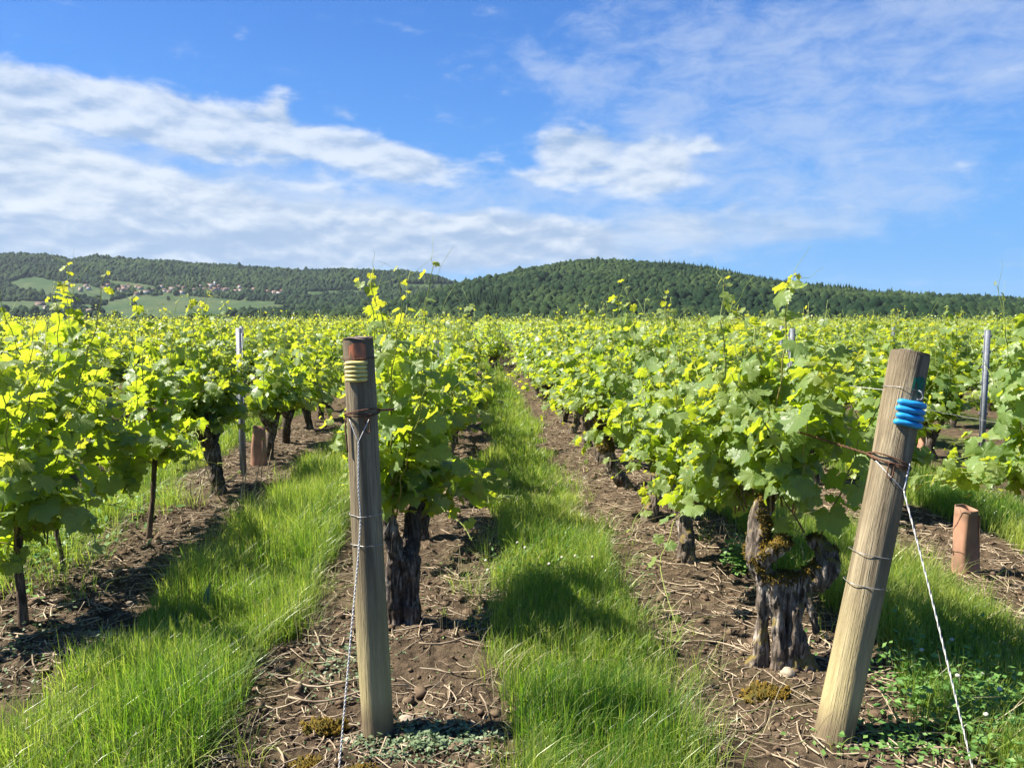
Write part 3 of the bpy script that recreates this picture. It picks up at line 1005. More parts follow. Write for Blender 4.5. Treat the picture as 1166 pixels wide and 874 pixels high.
def shoot_mesh(mb, s, lod, r):
    path, rad, L, nodes, ends, kind = s
    P = spline(path, 22 if lod == 0 else 9); sd = 6 if lod == 0 else 4
    V, Fs = tube(P, np.interp(np.linspace(0, 1, len(P)), [0, 1], [rad[0], rad[-1]]), sd)
    t = np.interp(np.linspace(0, 1, len(P)), [0, .4, 1], [.1, .6, 1]) + r.normal(0, .1)
    mb.add(V, Fs, tint=np.concatenate([np.repeat(t, sd), [t[0], t[-1]]]))
    if lod == 0:
        for a, b in zip(nodes, ends):
            V, Fs = tube(np.array([a, (a + b) / 2 + (0, 0, .006), b]), [.0014, .0012, .0011], 4, False); mb.add(V, Fs, tint=np.full(len(V), .75))
        if kind == 'tall':
            for k in (.97, .86):
                b = P[int(k * (len(P) - 1))]; q = [b]
                d = np.array([r.normal(0, 1), r.normal(0, 1), 1.6]); d = unit(d) * .05
                for m in range(4): q.append(q[-1] + d + r.normal(0, .012, 3))
                V, Fs = tube(spline(q, 10), np.linspace(.0013, .0006, 10), 4); mb.add(V, Fs, tint=np.full(len(V), 1.0))


# ------------------------------------------------------------------ vine trunks
def fuse(pieces, name, mat, voxel=0.007, bark=0.012, seed=0.0):
    """weld overlapping limbs into one gnarled surface"""
    mb = MB()
    for path, rad in pieces:
        P = spline(path, max(8, len(path) * 5)); q = np.interp(np.linspace(0, 1, len(P)), np.linspace(0, 1, len(rad)), rad)
        mb.add(*tube(P, q, 14, True, .16, seed + len(path), (1.6, 9.0)))
    me = mb.mesh(name, mat)
    o = bpy.data.objects.new(name, me); C.objects.link(o)
    m = o.modifiers.new('weld', 'REMESH'); m.mode = 'VOXEL'; m.voxel_size = voxel; m.use_smooth_shade = True
    bpy.context.view_layer.update()
    ev = bpy.data.meshes.new_from_object(o.evaluated_get(bpy.context.evaluated_depsgraph_get()))
    bpy.data.objects.remove(o); bpy.data.meshes.remove(me)
    n = len(ev.vertices); v = np.empty(n * 3, np.float32); ev.vertices.foreach_get('co', v); v = v.reshape(-1, 3).astype(float)
    nn = np.empty(n * 3, np.float32); ev.vertices.foreach_get('normal', nn); nn = nn.reshape(-1, 3)
    strand = np.abs(fbm(np.stack([v[:, 0] * 30, v[:, 1] * 30, v[:, 2] * 5 + seed], -1), 3))
    lump = fbm(v * 14 + seed, 3)
    v = v + nn * (bark * (1.0 - 2.2 * strand) + bark * .7 * lump)[:, None]
    ev.vertices.foreach_set('co', v.astype(np.float32).ravel()); ev.name = name
    ev.materials.clear(); ev.materials.append(mat)
    ev.polygons.foreach_set('use_smooth', np.ones(len(ev.polygons), bool)); ev.update()
    return ev, v, nn


def gnarled(seed, h=.55, r0=.065, lean=(0, 0), arms=2, mat=BARK, fused=False):
    """old bush-trained trunk: thick stem, head, short arms; returns mesh and the arm tips"""
    r = np.random.default_rng(seed)
    top = np.array([lean[0] * h, lean[1] * h, h * .72])
    stem = [(0, 0, -.06), (r.normal(0, .012), r.normal(0, .012), .03), tuple(top * .5 + r.normal(0, .02, 3)), tuple(top)]
    pcs = [(stem, [r0 * 1.25, r0 * 1.1, r0 * .85, r0 * 1.15])]
    tips = []
    for k in range(arms):
        a = (k + .5) * 2 * math.pi / arms + r.normal(0, .4); a = math.pi / 2 + k * math.pi + r.normal(0, .5) if arms == 2 else a
        d = np.array([math.cos(a) * .5, math.sin(a), 0]); L = r.uniform(.12, .24)
        e1 = top + d * L * .5 + (0, 0, L * .25); e2 = top + d * L + (0, 0, h * .28 + r.uniform(-.03, .06))
        pcs.append(([tuple(top - (0, 0, .02)), tuple(e1), tuple(e2)], [r0 * .95, r0 * .62, r0 * .5])); tips.append(e2)
    if fused:
        me, v, nn = fuse(pcs, 'trunk', mat, .008, .010, seed * 1.7); return me, tips
    mb = MB()
    for path, rad in pcs:
        P = spline(path, 9); q = np.interp(np.linspace(0, 1, 9), np.linspace(0, 1, len(rad)), rad)
        mb.add(*tube(P, q, 9, True, .35, seed + 3 * len(mb.V), (1.8, 14.0)))
    return mb.mesh('trunk', mat), tips


def young_trunk(seed, h=.6, r0=.018, lean=(0, 0)):
    r = np.random.default_rng(seed)
    P = spline([(0, 0, -.05), (.012, 0, .06), (lean[0] * h * .5 + r.normal(0, .012), lean[1] * h * .5, h * .5), (lean[0] * h, lean[1] * h, h)], 16)
    q = np.interp(np.linspace(0, 1, 16), [0, .1, .25, 1], [r0 * 1.9, r0 * 1.6, r0, r0 * .7])
    mb = MB(); mb.add(*tube(P, q, 10, True, .22, seed, (1.6, 14)))
    return mb.mesh('trunk', BARK_YOUNG), [P[-1]]


def moss_on(v, nn, mask, n, seed, size=.007):
    """a mat of tiny moss tufts where mask is true"""
    r = np.random.default_rng(seed); idx = np.where(mask)[0]
    if not len(idx): return None
    k = r.choice(idx, n); p = v[k] + r.normal(0, .004, (n, 3)); d = unit(nn[k] + r.normal(0, .5, (n, 3)) + (0, 0, .3))
    t = unit(np.cross(d, r.normal(size=(n, 3)))); b = np.cross(d, t); s = r.uniform(.5, 1.4, (n, 1)) * size
    V = np.stack([p + t * s * .7, p - t * s * .35 + b * s * .6, p - t * s * .35 - b * s * .6, p + d * s * 2.0], 1).reshape(-1, 3)
    F = (np.array([(0, 1, 3), (1, 2, 3), (2, 0, 3)])[None] + (np.arange(n) * 4)[:, None, None]).reshape(-1, 3)
    return mesh_np('moss', V, F, MOSS, False)


ROWNAME = {'L1': 'the row behind the post with the yellow coil', 'R1': 'the row behind the leaning post with the blue coil',
           'L2': 'the first row left of the yellow-coil post', 'R2': 'the first row right of the blue-coil post'}


def hero(x, y, label, seed, trunk, heads, group=None, moss=None, rz=0.0, clip=None, **kw):
    z = gpt(x, y); t = thing('grape_vine', (x, y, z), label, 'grape vine', group or 'grape vines in rows', rz)
    obj('trunk', trunk, t)
    if moss is not None: obj('moss', moss, t)
    r = np.random.default_rng(seed + 999)
    kw['nsh'] = int(kw['nsh'] * 1.55); kw['tall'] += 3; kw['size'] = kw['size'] * 1.12
    sh = gen_vine(seed, heads, lod=0, **kw)
    for s in sh:
        if clip is not None:
            keep = clip(s[2]['pos']); kn = clip(s[4])
            for key in s[2]: s[2][key] = s[2][key][keep]
            s = (s[0], s[1], s[2], s[3][kn], s[4][kn], s[5])
            if not keep.any() or not clip(s[0]).mean() > .6: continue
        mb = MB(); shoot_mesh(mb, s, 0, r); so = obj('shoot', mb.mesh('shoot', SHOOT), t)
        lb = MB(); leaves_mesh(lb, s[2], 0, r); obj('foliage', lb.mesh('foliage', LEAF_NEAR), so)
    return t


# --- the mossy forked vine by the leaning post
pcs = [([(-.15, .0, -.06), (-.112, 0, .05), (-.10, .01, .22), (-.095, .01, .42)], [.06, .036, .024, .036]),
       ([(-.045, -.04, -.06), (-.035, -.04, .06), (-.045, -.03, .22), (-.06, -.01, .42)], [.045, .034, .028, .038]),
       ([(.12, -.05, -.06), (.065, -.03, .06), (.03, -.035, .20), (.0, -.02, .40)], [.055, .042, .034, .044]),
       ([(.01, .04, -.06), (.01, .05, .1), (-.02, .04, .36)], [.05, .04, .045]),
       ([(.02, -.05, -.06), (.015, -.055, .10), (.035, -.045, .26), (.05, -.03, .38)], [.035, .024, .020, .03]),
       ([(-.09, 0, .40), (-.13, .02, .48), (-.125, .03, .58), (-.11, .05, .70), (-.06, .05, .82)], [.042, .042, .046, .044, .036]),
       ([(-.12, 0, .50), (-.07, -.02, .555), (-.015, -.01, .575), (.005, 0, .56)], [.040, .040, .034, .022]),
       ([(-.05, -.01, .40), (.05, -.02, .40), (.13, -.03, .42), (.18, -.02, .48)], [.046, .046, .058, .045]),
       ([(.13, -.04, .44), (.18, -.05, .49), (.16, -.02, .56), (.12, 0, .60)], [.048, .052, .036, .03]),
       ([(.15, 0, .55), (.20, .02, .58)], [.03, .022]),
       ([(.07, -.06, .36), (.105, -.07, .26), (.12, -.07, .18)], [.016, .010, .007])]
tm, tv, tn = fuse(pcs, 'trunk', BARK_MOSSY, .006, .009, 4.0)
mk = ((tv[:, 2] > .40) & (tv[:, 0] < .03) & (tn[:, 2] > -.05) & (fbm(tv * 11, 2) > -.10) & (tn[:, 1] < .7)) | ((tv[:, 2] > .40) & (tn[:, 2] > .55) & (fbm(tv * 16 + 3, 2) > -.2))
moss = moss_on(tv, tn, mk, 3600, 5, .006)
hero(1.43, 3.42, 'thick forked old vine with golden moss, nearest the leaning post', 11, tm, [(-.07, .05, .78), (-.08, .02, .74), (.12, 0, .60), (.0, .2, .74), (-.04, .45, .66), (-.06, .55, .60), (-.05, .35, .70), (0, -.12, .74)], moss=moss,
     nsh=21, size=.078, width=.34, top=1.36, tall=4, low=.06, spread=.60,
     clip=lambda p: (p[:, 1] > -.40) & ((p[:, 2] > .80) | (p[:, 1] > .30) & (p[:, 2] > .45) | (p[:, 0] > .06) & (p[:, 2] > .72)) & ((p[:, 1] > .22) | (p[:, 2] > .62 + .95 * (.10 - p[:, 0]))) & ~((p[:, 0] > .06 + .50 * (p[:, 2] - 1)) & (p[:, 1] < -.24)))
# --- dark old vine behind the yellow-coil post
pcs = [([(-.05, 0, -.06), (-.045, 0, .06), (-.05, 0, .22), (-.035, 0, .36)], [.050, .036, .028, .042]),
       ([(.045, 0, -.06), (.05, .01, .06), (.05, .01, .2), (.03, 0, .36)], [.055, .042, .034, .046]),
       ([(0, .04, -.06), (0, .03, .12), (0, .02, .36)], [.045, .034, .04]),
       ([(.02, 0, .34), (.05, .05, .44), (.05, .07, .54), (.08, .1, .62)], [.046, .04, .036, .03]),
       ([(-.03, 0, .34), (-.05, -.03, .46), (-.06, -.04, .60)], [.045, .04, .032])]
tm, tv, tn = fuse(pcs, 'trunk', BARK, .007, .012, 9.0)
hero(-0.395, 3.97, 'dark old vine standing just behind the yellow-coil post', 12, tm, [(.07, .08, .60), (-.06, -.03, .58), (.0, .25, .62), (-.05, .1, .60)],
     nsh=16, size=.076, width=.36, top=1.50, tall=5, low=.42, spread=.50, clip=lambda p: (p[:, 2] > .58) & (p[:, 0] > -.45) | (p[:, 0] > .0) & (p[:, 2] > .48))
# --- further old vines of the two front rows
SPECS = [
    ('L1', 5.64, 'second vine behind the yellow-coil post, slim brown trunk seen past the first', dict(seed=13, h=.50, r0=.05, lean=(.05, .05)), dict(nsh=15, top=1.50, tall=3)),
    ('L1', 6.85, 'third vine back behind the yellow-coil post', dict(seed=14, h=.5, r0=.055, lean=(-.05, .1)), dict(nsh=14, top=1.42, tall=2)),
    ('R1', 4.93, 'vine on a short grey stump, second behind the leaning post', dict(seed=15, h=.48, r0=.052, lean=(-.05, .25)), dict(nsh=19, top=1.44, tall=3, spread=.72, low=.5)),
    ('R1', 6.05, 'third vine back behind the leaning post, trunk lost in its leaves', dict(seed=16, h=.5, r0=.055, lean=(.15, .1)), dict(nsh=17, top=1.44, tall=3, spread=.65, low=.5)),
    ('R1', 7.18, 'vine with a slanting trunk and a mossy golden head by the grass', dict(seed=17, h=.70, r0=.062, lean=(-.28, .1)), dict(nsh=15, top=1.46, tall=2, low=.6)),
    ('R1', 8.5, 'vine with several bare crooked limbs, just past the mossy-headed one', dict(seed=18, h=.60, r0=.06, lean=(-.2, .2)), dict(nsh=15, top=1.45, tall=2)),
]
for row, yy, lab, tk, vk in SPECS:
    tm, tips = gnarled(fused=True, mat=BARK_MOSSY if row == 'R1' else BARK, **tk)
    mo = None
    if tk['seed'] == 17:
        n = len(tm.vertices); v = np.empty(n * 3, np.float32); tm.vertices.foreach_get('co', v); v = v.reshape(-1, 3).astype(float)
        nn = np.empty(n * 3, np.float32); tm.vertices.foreach_get('normal', nn); nn = nn.reshape(-1, 3)
        mo = moss_on(v, nn, (v[:, 2] > .36) & (nn[:, 1] < .5), 2200, 6, .009)
    hd = [tuple(t) for t in tips] + [(0, .3, tk['h']), (0, -.3, tk['h'])]
    hero(ROWX[row], yy, lab, tk['seed'], tm, hd, moss=mo, size=.076, width=.34, **vk)
# --- left row: two young replants and an old one, then the row goes on
tm, tp = young_trunk(31, .62, .027, (.02, .02)); hero(-2.38, 4.0, 'young vine on a thin stem, front one at the left edge', 31, tm, [(.01, .01, .58), (0, .15, .48), (0, -.2, .52), (.06, -.1, .38), (.08, .12, .40)], nsh=12, size=.080, width=.36, top=1.50, tall=4, low=.62, spread=.55)
tm, tp = young_trunk(32, .62, .023, (.10, .05)); hero(-2.44, 5.69, 'young vine on a thin slanting stem, second in the left row', 32, tm, [(.06, .03, .6), (0, .2, .52), (0, -.25, .50), (.05, -.35, .42)], nsh=12, size=.078, width=.36, top=1.50, tall=4, low=.62, spread=.55)
tm, tp = gnarled(33, .62, .06, (-.12, .05), 3, BARK, True); hero(-2.42, 7.2, 'dark twisted old vine beside the dry upright canes', 33, tm, [tuple(t) for t in tp], nsh=20, size=.077, width=.36, top=1.50, tall=4, low=.55, spread=.72)
tm, tp = young_trunk(34, .62, .015, (-.1, .05)); hero(-2.62, 4.85, 'leafy vine between the two thin-stemmed young ones, its own stem hidden', 34, tm, [(0, .1, .66), (0, -.15, .66), (0, 0, .68)], nsh=13, size=.077, width=.34, top=1.50, tall=4, low=.6)
tm, tp = gnarled(35, .58, .06, (.1, .05), 2, BARK, True); hero(3.24, 3.95, 'big-leaved vine cut by the right edge, in front of the clay-coloured guard', 35, tm, [(0, .1, .62), (0, .2, .6), (-.05, .25, .66)], nsh=15, size=.082, width=.34, top=1.30, tall=1, low=.5, spread=.55)

# --- shared vines for the rest of the individual rows
def mid_kind(seed):
    tm, tips = gnarled(seed, np.random.default_rng(seed).uniform(.42, .52), .054, (np.random.default_rng(seed + 1).normal(0, .12), .05), 2 + seed % 2, BARK_MOSSY if seed % 3 == 0 else BARK)
    r = np.random.default_rng(seed)
    sh = gen_vine(seed, [tuple(t) for t in tips], 25, size=.088, lod=1, width=.42, top=1.47 + .04 * (seed % 3), tall=6 + seed % 3, low=.58, young=.03 * (seed % 3))
    a, b = MB(), MB()
    for s in sh: shoot_mesh(a, s, 1, r); leaves_mesh(b, s[2], 1, r)
    return tm, a.mesh('shoots', SHOOT), b.mesh('foliage', LEAF)


KINDS = [mid_kind(50 + k) for k in range(9)]
PROTO = {}
ORD = ['', 'first', 'second', 'third', 'fourth', 'fifth', 'sixth', 'seventh', 'eighth', 'ninth', 'tenth', 'eleventh', 'twelfth', 'thirteenth', 'fourteenth']


def vine_copy(x, y, k, label, group, s, rz):
    if k not in PROTO:
        t = thing('grape_vine', (0, 0, 0), label, 'grape vine', group)
        PROTO[k] = t
        for nm, me in zip(('trunk', 'shoots', 'foliage'), KINDS[k]): obj(nm, me, t)
    else:
        src = PROTO[k]; t = src.copy(); C.objects.link(t)
        for ch in src.children:
            c = ch.copy(); C.objects.link(c); c.parent = t
        t['label'] = label; t['group'] = group
    t.location = (x, y, gpt(x, y)); t.rotation_euler = (0, 0, rz); t.scale = (s, s, s)
    return t


rows = [('L1', -.44, 8.05), ('R1', 1.40, 9.7), ('L2', -2.52, 8.95), ('R2', 3.24, 6.0)]
for k in range(1, 40): rows.append((f'R{k + 2}', 3.24 + 1.93 * k, 5.2))
for k in range(1, 42): rows.append((f'L{k + 2}', -2.45 - 1.95 * k, 4.6))
vr = np.random.default_rng(77)
cand = []
for nm, xr, ystart in rows:
    yv = ystart
    while yv < 125:
        (nm == 'R3' and 6.6 < yv < 8.5) or cand.append((nm, xr + vr.normal(0, .04) + (.95 if yv > 24 else 0), yv)); yv += vr.uniform(1.02, 1.3)
cx = np.array([c[1] for c in cand]); cy_ = np.array([c[2] for c in cand])
pu, pv = to_photo(np.stack([cx, cy_, np.full(len(cx), 1.3)], -1))
mg = 520 / np.maximum(cy_, 3) + 6
inview = (pu > -mg) & (pu < 1166 + mg) & (cy_ > 1)
dist = np.hypot(cx, cy_)
order = np.argsort(np.where(inview, dist, 1e9))
take = set(order[:262].tolist())
counts = {}
for q in order[:262]:
    nm, xv, yv = cand[q]
    side, num = nm[0], int(nm[1:])
    counts[nm] = counts.get(nm, 0) + 1
    if num <= 2:
        lab = f'leafy vine farther back in {ROWNAME[nm]}'
    else:
        lab = f"leafy vine in the {ORD[min(num - 1, 14)]} row {'left of the yellow-coil post' if side == 'L' else 'right of the blue-coil post'}"
    vine_copy(xv, yv, int(vr.integers(0, len(KINDS))), lab, 'vines of ' + (ROWNAME[nm] if num <= 2 else nm.replace('L', 'left row ').replace('R', 'right row ')), vr.uniform(.93, 1.07), math.pi * int(vr.integers(0, 2)) + vr.normal(0, .12))

# --- the rest of the field: one mass
fr = np.random.default_rng(5)
mb = MB(); tb = MB()
far = [q for q in range(len(cand)) if q not in take and (-mg[q] - 170 < pu[q] < 1330 + mg[q])]
fx, fy = cx[far], cy_[far]; fd = np.hypot(fx, fy)
for lo, hi, nl, sz in ((0, 45, 260, .09), (45, 75, 150, .105), (75, 200, 80, .13)):
    m = (fd >= lo) & (fd < hi); n = int(m.sum())
    if not n: continue
    X0 = np.repeat(fx[m], nl); Y0 = np.repeat(fy[m], nl); N = n * nl
    a = fr.normal(0, .25, N); b = fr.uniform(-.6, .6, N)
    zt = np.repeat(fr.normal(1.43, .05, n), nl); zz = .32 + (zt - .32) * fr.beta(1.5, 1.1, N)
    spur = fr.random(N) < .05; zz = np.where(spur, zt + fr.uniform(0, 1, N) ** 2 * .42, zz); a = np.where(spur, a * .5, a)
    P = np.stack([X0 + a, Y0 + b, zz + ground_z(X0, Y0, False)], -1)
    nrm = np.stack([np.sign(a) * .6 + fr.normal(0, .45, N) - .2, fr.normal(0, .5, N) - .15, fr.uniform(.3, 1.1, N)], -1)
    tip = np.stack([np.sign(a) * .5, fr.normal(0, .5, N), -fr.uniform(.2, 1, N)], -1)
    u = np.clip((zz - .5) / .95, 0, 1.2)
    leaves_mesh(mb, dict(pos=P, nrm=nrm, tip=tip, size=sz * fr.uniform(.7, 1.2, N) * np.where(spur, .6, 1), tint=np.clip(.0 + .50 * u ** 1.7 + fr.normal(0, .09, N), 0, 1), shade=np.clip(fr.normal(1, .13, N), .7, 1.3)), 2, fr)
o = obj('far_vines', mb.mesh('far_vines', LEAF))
tag(o, 'rest of the vineyard stretching flat and green to the far hedge', kind='stuff', group='far vines')


# ------------------------------------------------------------------ end posts
def lathe_post(h, r0, r1, seed):
    n = 60; z = np.concatenate([[-.15], np.linspace(0, h, n)])
    P = np.stack([.004 * np.sin(z * 3 + seed), .004 * np.cos(z * 2.3 + seed), z], -1)
    rad = np.interp(z, [0, h - .02, h], [r0, r1, r1 * .97])
    V, Fs = tube(P, rad, 40, False, .06, seed, (1.1, 1.6))
    return V, Fs


def head_cap(h, r, seed):
    k = 36; V = [(0, 0, h + .006)]; F = []
    for ri, rr in enumerate((.45, .8, 1.0)):
        for a in range(k):
            th = a * 2 * math.pi / k; V.append((rr * r * math.cos(th), rr * r * math.sin(th), h + .004 * math.sin(3 * th + seed) * rr - (.006 if ri == 2 else 0)))
    for a in range(k):
        b = (a + 1) % k; F.append((0, 1 + a, 1 + b))
    Q = []
    for ri in (0, 1):
        for a in range(k):
            b = (a + 1) % k; Q.append((1 + ri * k + a, 1 + (ri + 1) * k + a, 1 + (ri + 1) * k + b, 1 + ri * k + b))
    return np.array(V), [np.array(F), np.array(Q)]


def post(x, y, top, r0, r1, seed, label):
    base = Vector((x, y, gpt(x, y))); ax = Vector(top) - base; h = ax.length
    t = thing('wooden_post', base, label, 'post', 'wooden end posts')
    t.rotation_euler = ax.to_track_quat('Z', 'Y').to_euler()
    V, Fs = lathe_post(h, r0, r1, seed); obj('shaft', mesh_np('shaft', V, Fs, POST), t)
    V, Fs = head_cap(h + .002, r1 * 1.0, seed); obj('post_top', mesh_np('post_top', V, Fs, POST_TOP), t)
    return t, h


LP, LH = post(-.39, 2.90, (-.452, 2.95, 1.535), .060, .058, 1.0, 'upright round wooden post with a yellow cord coil and rusty wire')
RP, RH = post(1.37, 2.78, (1.668, 2.88, 1.478), .070, .070, 2.0, 'wooden post leaning right with a blue cord coil near its top')


def on_post(P, h, pts):
    """points given as (angle deg from the camera side, + right; height; gap from bark) to world"""
    bpy.context.view_layer.update()
    M = P.matrix_world; inv = M.inverted()
    loc = P.location; back = math.atan2(-loc.y, -loc.x)           # direction towards the camera
    r = []
    r0, r1 = (.060, .058) if P is LP else (.070, .070)
    # express camera direction in post frame
    c = inv.to_3x3() @ Vector((math.cos(back), math.sin(back), 0)); c0 = math.atan2(c.y, c.x)
    for a, z, g in pts:
        th = c0 + math.radians(a); rr = r0 + (r1 - r0) * z / h + g
        r.append(M @ Vector((rr * math.cos(th), rr * math.sin(th), z)))
    return np.array([v[:] for v in r])


def wire_thing(name, V, Fs, mat, label, cat, group=None):
    me = mesh_np(name, V, Fs, mat); o = obj(name, me); return tag(o, label, cat, group)


def coil(P, h, z0, n, pitch, a0, a1, rc, mat, label):
    mb = MB(); r = np.random.default_rng(n)
    for k in range(n):
        e0, e1 = a0 + r.normal(0, 1.2), a1 + r.normal(0, 1.2)
        A = np.linspace(e0, e1, 26); z = z0 + k * pitch + .0008 * np.sin(A * .1 + k)
        q = np.array([.55, .88, .98] + [1] * 20 + [.98, .88, .55]) * rc
        gap = np.array([-.5, -.2, 0] + [0] * 20 + [0, -.2, -.5]) * rc
        mb.add(*tube(on_post(P, h, [(a, zz, rc + g_) for a, zz, g_ in zip(A, z, gap)]), q, 12))
    V = np.concatenate(mb.V); Fs = [np.concatenate(f) for f in mb.F.values()]
    return wire_thing('cord_coil', V, Fs, mat, label, 'cord')


coil(LP, LH, 1.372, 5, .0158, -52, 26, .0074, YELLOW, 'flat coil of yellow plastic cord fixed near the top of the upright post')
coil(RP, RH, 1.235, 4, .0255, -10, 74, .0122, BLUE, 'flat coil of bright blue plastic cord fixed near the top of the leaning post')


def patch(P, h, a0, a1, z0, z1, mat, seed, name, drip=.3):
    """a ragged painted mark, a millimetre proud of the bark"""
    r = np.random.default_rng(seed); na, nz = 22, 12
    A = np.linspace(a0, a1, na); top = z1 - np.abs(r.normal(0, .006, na)); bot = z0 + np.abs(r.normal(0, .012, na)) * drip * 3
    top -= .012 * (np.abs(np.linspace(-1, 1, na)) ** 4)
    pts = [(a, b + (t - b) * k / (nz - 1), .0026) for k in range(nz) for a, b, t in zip(A, bot, top)]
    W = on_post(P, h, pts)
    inv = P.matrix_world.inverted(); W = np.array([(inv @ Vector(w))[:] for w in W])
    i = np.arange(nz - 1)[:, None] * na; j = np.arange(na - 1)[None]
    F = np.stack([i + j, i + j + 1, i + na + j + 1, i + na + j], -1).reshape(-1, 4)
    return obj(name, mesh_np(name, W, F, mat), P)


patch(LP, LH, -36, 28, 1.442, 1.512, REDPAINT, 1, 'paint_mark')['label'] = 'faded red paint mark near the top'
patch(RP, RH, 18, 62, 1.338, 1.420, GREENPAINT, 2, 'paint_mark', .9)['label'] = 'green paint stain near the top'


def wrap(P, h, z, turns, rc, mat, label, gap=.005, wob=.012, seed=0, tilt=0.0, name='wire_tie'):
    r = np.random.default_rng(seed); n = int(40 * turns); a = np.linspace(-170, -170 + 360 * turns, n)
    ph = r.uniform(0, 6, 3)
    pts = [(q, z + wob * (math.sin(R(q) * 1.7 + ph[0]) * .6 + math.sin(R(q) * .37 + ph[1])) + tilt * math.cos(R(q - 90)), gap + rc + .004 * math.sin(R(q) * 5 + ph[2])) for q in a]
    V, Fs = tube(on_post(P, h, pts), rc, 6)
    return wire_thing(name, V, Fs, mat, label, 'wire')


def twist(path, rc, off, pitch, sides=6, strands=2):
    P = np.asarray(path, float); mb = MB()
    L = np.concatenate([[0], np.cumsum(np.linalg.norm(np.diff(P, axis=0), axis=1))])
    n = max(12, int(L[-1] / pitch * 10)); s = np.linspace(0, L[-1], n)
    Q = np.stack([np.interp(s, L, P[:, k]) for k in range(3)], -1)
    T = unit(np.gradient(Q, axis=0)); A = unit(np.cross(T, np.array([.3, .2, .9]))); B = np.cross(T, A)
    for k in range(strands):
        th = s / pitch * 2 * math.pi + k * 2 * math.pi / strands
        mb.add(*tube(Q + (A * np.cos(th)[:, None] + B * np.sin(th)[:, None]) * off, rc, sides))
    return mb


wrap(LP, LH, 1.245, 3.2, .0026, RUST, 'rusty wire wound round the upright post at mid height', wob=.010, seed=3)
wrap(LP, LH, 1.452, 1.1, .0016, RUST, 'single thin rusty wire across the red mark of the upright post', wob=.004, seed=4, gap=.006)
wrap(LP, LH, .86, 1.2, .0013, WIRE, 'thin wire round the upright post, upper of the two low ones', wob=.003, seed=5, gap=.0035)
wrap(LP, LH, .74, 1.2, .0013, WIRE, 'thin wire round the upright post, lower of the two low ones', wob=.003, seed=6, gap=.0035)
wrap(RP, RH, 1.085, 3.2, .0031, RUST, 'thick rusty wire wound round the leaning post', wob=.010, seed=7, tilt=-.012)
wrap(RP, RH, 1.365, 1.05, .0010, WIRE, 'fine wire round the leaning post just above the blue coil', wob=.002, seed=8, gap=.0035)
wrap(RP, RH, .72, 1.1, .0013, WIRE, 'thin wire round the leaning post, upper of the two low ones', wob=.003, seed=9, gap=.0035)
wrap(RP, RH, .60, 1.1, .0016, WIRE, 'thin wire round the leaning post, lower of the two low ones', wob=.003, seed=10, gap=.0035)


def staple(P, h, a, z, mat, label, H=.045, w=14):
    pts = [(a - w / 2, z - H * .2, .004), (a - w / 2, z, .007), (a - w / 3, z + .004, .010), (a + w / 3, z + .004, .010), (a + w / 2, z, .007), (a + w / 2, z - H, .006), (a, z - H - .008, .008), (a - w / 2, z - H, .006), (a - w / 2, z - .01, .006)]
    V, Fs = tube(spline(on_post(P, h, pts), 40), .0022, 6)
    return wire_thing('wire_loop', V, Fs, mat, label, 'wire loop')


staple(LP, LH, 18, 1.225, RUST, 'small rusty wire loop hanging under the winding on the upright post')
staple(RP, RH, 4, 1.075, RUST, 'small rusty wire loop hanging under the winding on the leaning post')
# hook above the blue coil
pts = [(40, 1.365, .003), (40, 1.36, .016), (46, 1.345, .02), (44, 1.332, .016), (34, 1.330, .013)]
V, Fs = tube(spline(on_post(RP, RH, pts), 24), .0032, 8)
wire_thing('hook', V, Fs, GALV, 'small shiny hook nailed above the blue coil', 'hook')

# cords that brace the posts
a = on_post(LP, LH, [(-46, 1.225, .006), (26, 1.225, .006), (-14, 1.14, .012), (-26, .80, .008)])
end = np.array([-.50, 2.64, gpt(-.5, 2.64) - .03])
mb = MB()
mb.add(*tube(spline([a[0], (a[0] + a[2]) / 2 + (0, -.004, 0), a[2]], 10), .0017, 6)); mb.add(*tube(spline([a[1], (a[1] + a[2]) / 2 + (0, -.004, 0), a[2]], 10), .0017, 6))
m2 = twist(spline([a[2], (a[2] + a[3]) / 2 + (-.002, -.006, 0), a[3], (a[3] + end) / 2, end], 30), .0017, .0019, .03)
mb.add(np.concatenate(m2.V), [np.concatenate(f) for f in m2.F.values()])
o = obj('bracing_cord', mb.mesh('bracing_cord', CORD)); tag(o, 'thin white twisted cord running down the upright post to the soil', 'cord')
V, Fs = tube(spline([on_post(LP, LH, [(-60, 1.23, .01)])[0], on_post(LP, LH, [(-62, 1.18, .012)])[0], on_post(LP, LH, [(-60, 1.10, .01)])[0]], 12), .004, 6, True, .4, 3)
wire_thing('rusty_tail', V, Fs, RUST, 'loose rusty wire end hanging at the left side of the upright post', 'wire')
a = on_post(RP, RH, [(-40, 1.075, .006), (50, .985, .014), (56, 1.09, .010)])
end = np.array([1.775, 2.545, gpt(1.775, 2.545) - .03])
mb = MB(); mb.add(*tube(spline([a[0], on_post(RP, RH, [(5, 1.03, .006)])[0], a[1]], 12), .0018, 6)); mb.add(*tube(spline([a[2], a[1]], 6), .0035, 6))
m2 = twist(spline([a[1], (a[1] * .6 + end * .4) + (.006, 0, -.004), end], 30), .0022, .0016, .08)
mb.add(np.concatenate(m2.V), [np.concatenate(f) for f in m2.F.values()])
o = obj('bracing_cord', mb.mesh('bracing_cord', CORD)); tag(o, 'white twisted cord slanting from the leaning post to the ground at right', 'cord')


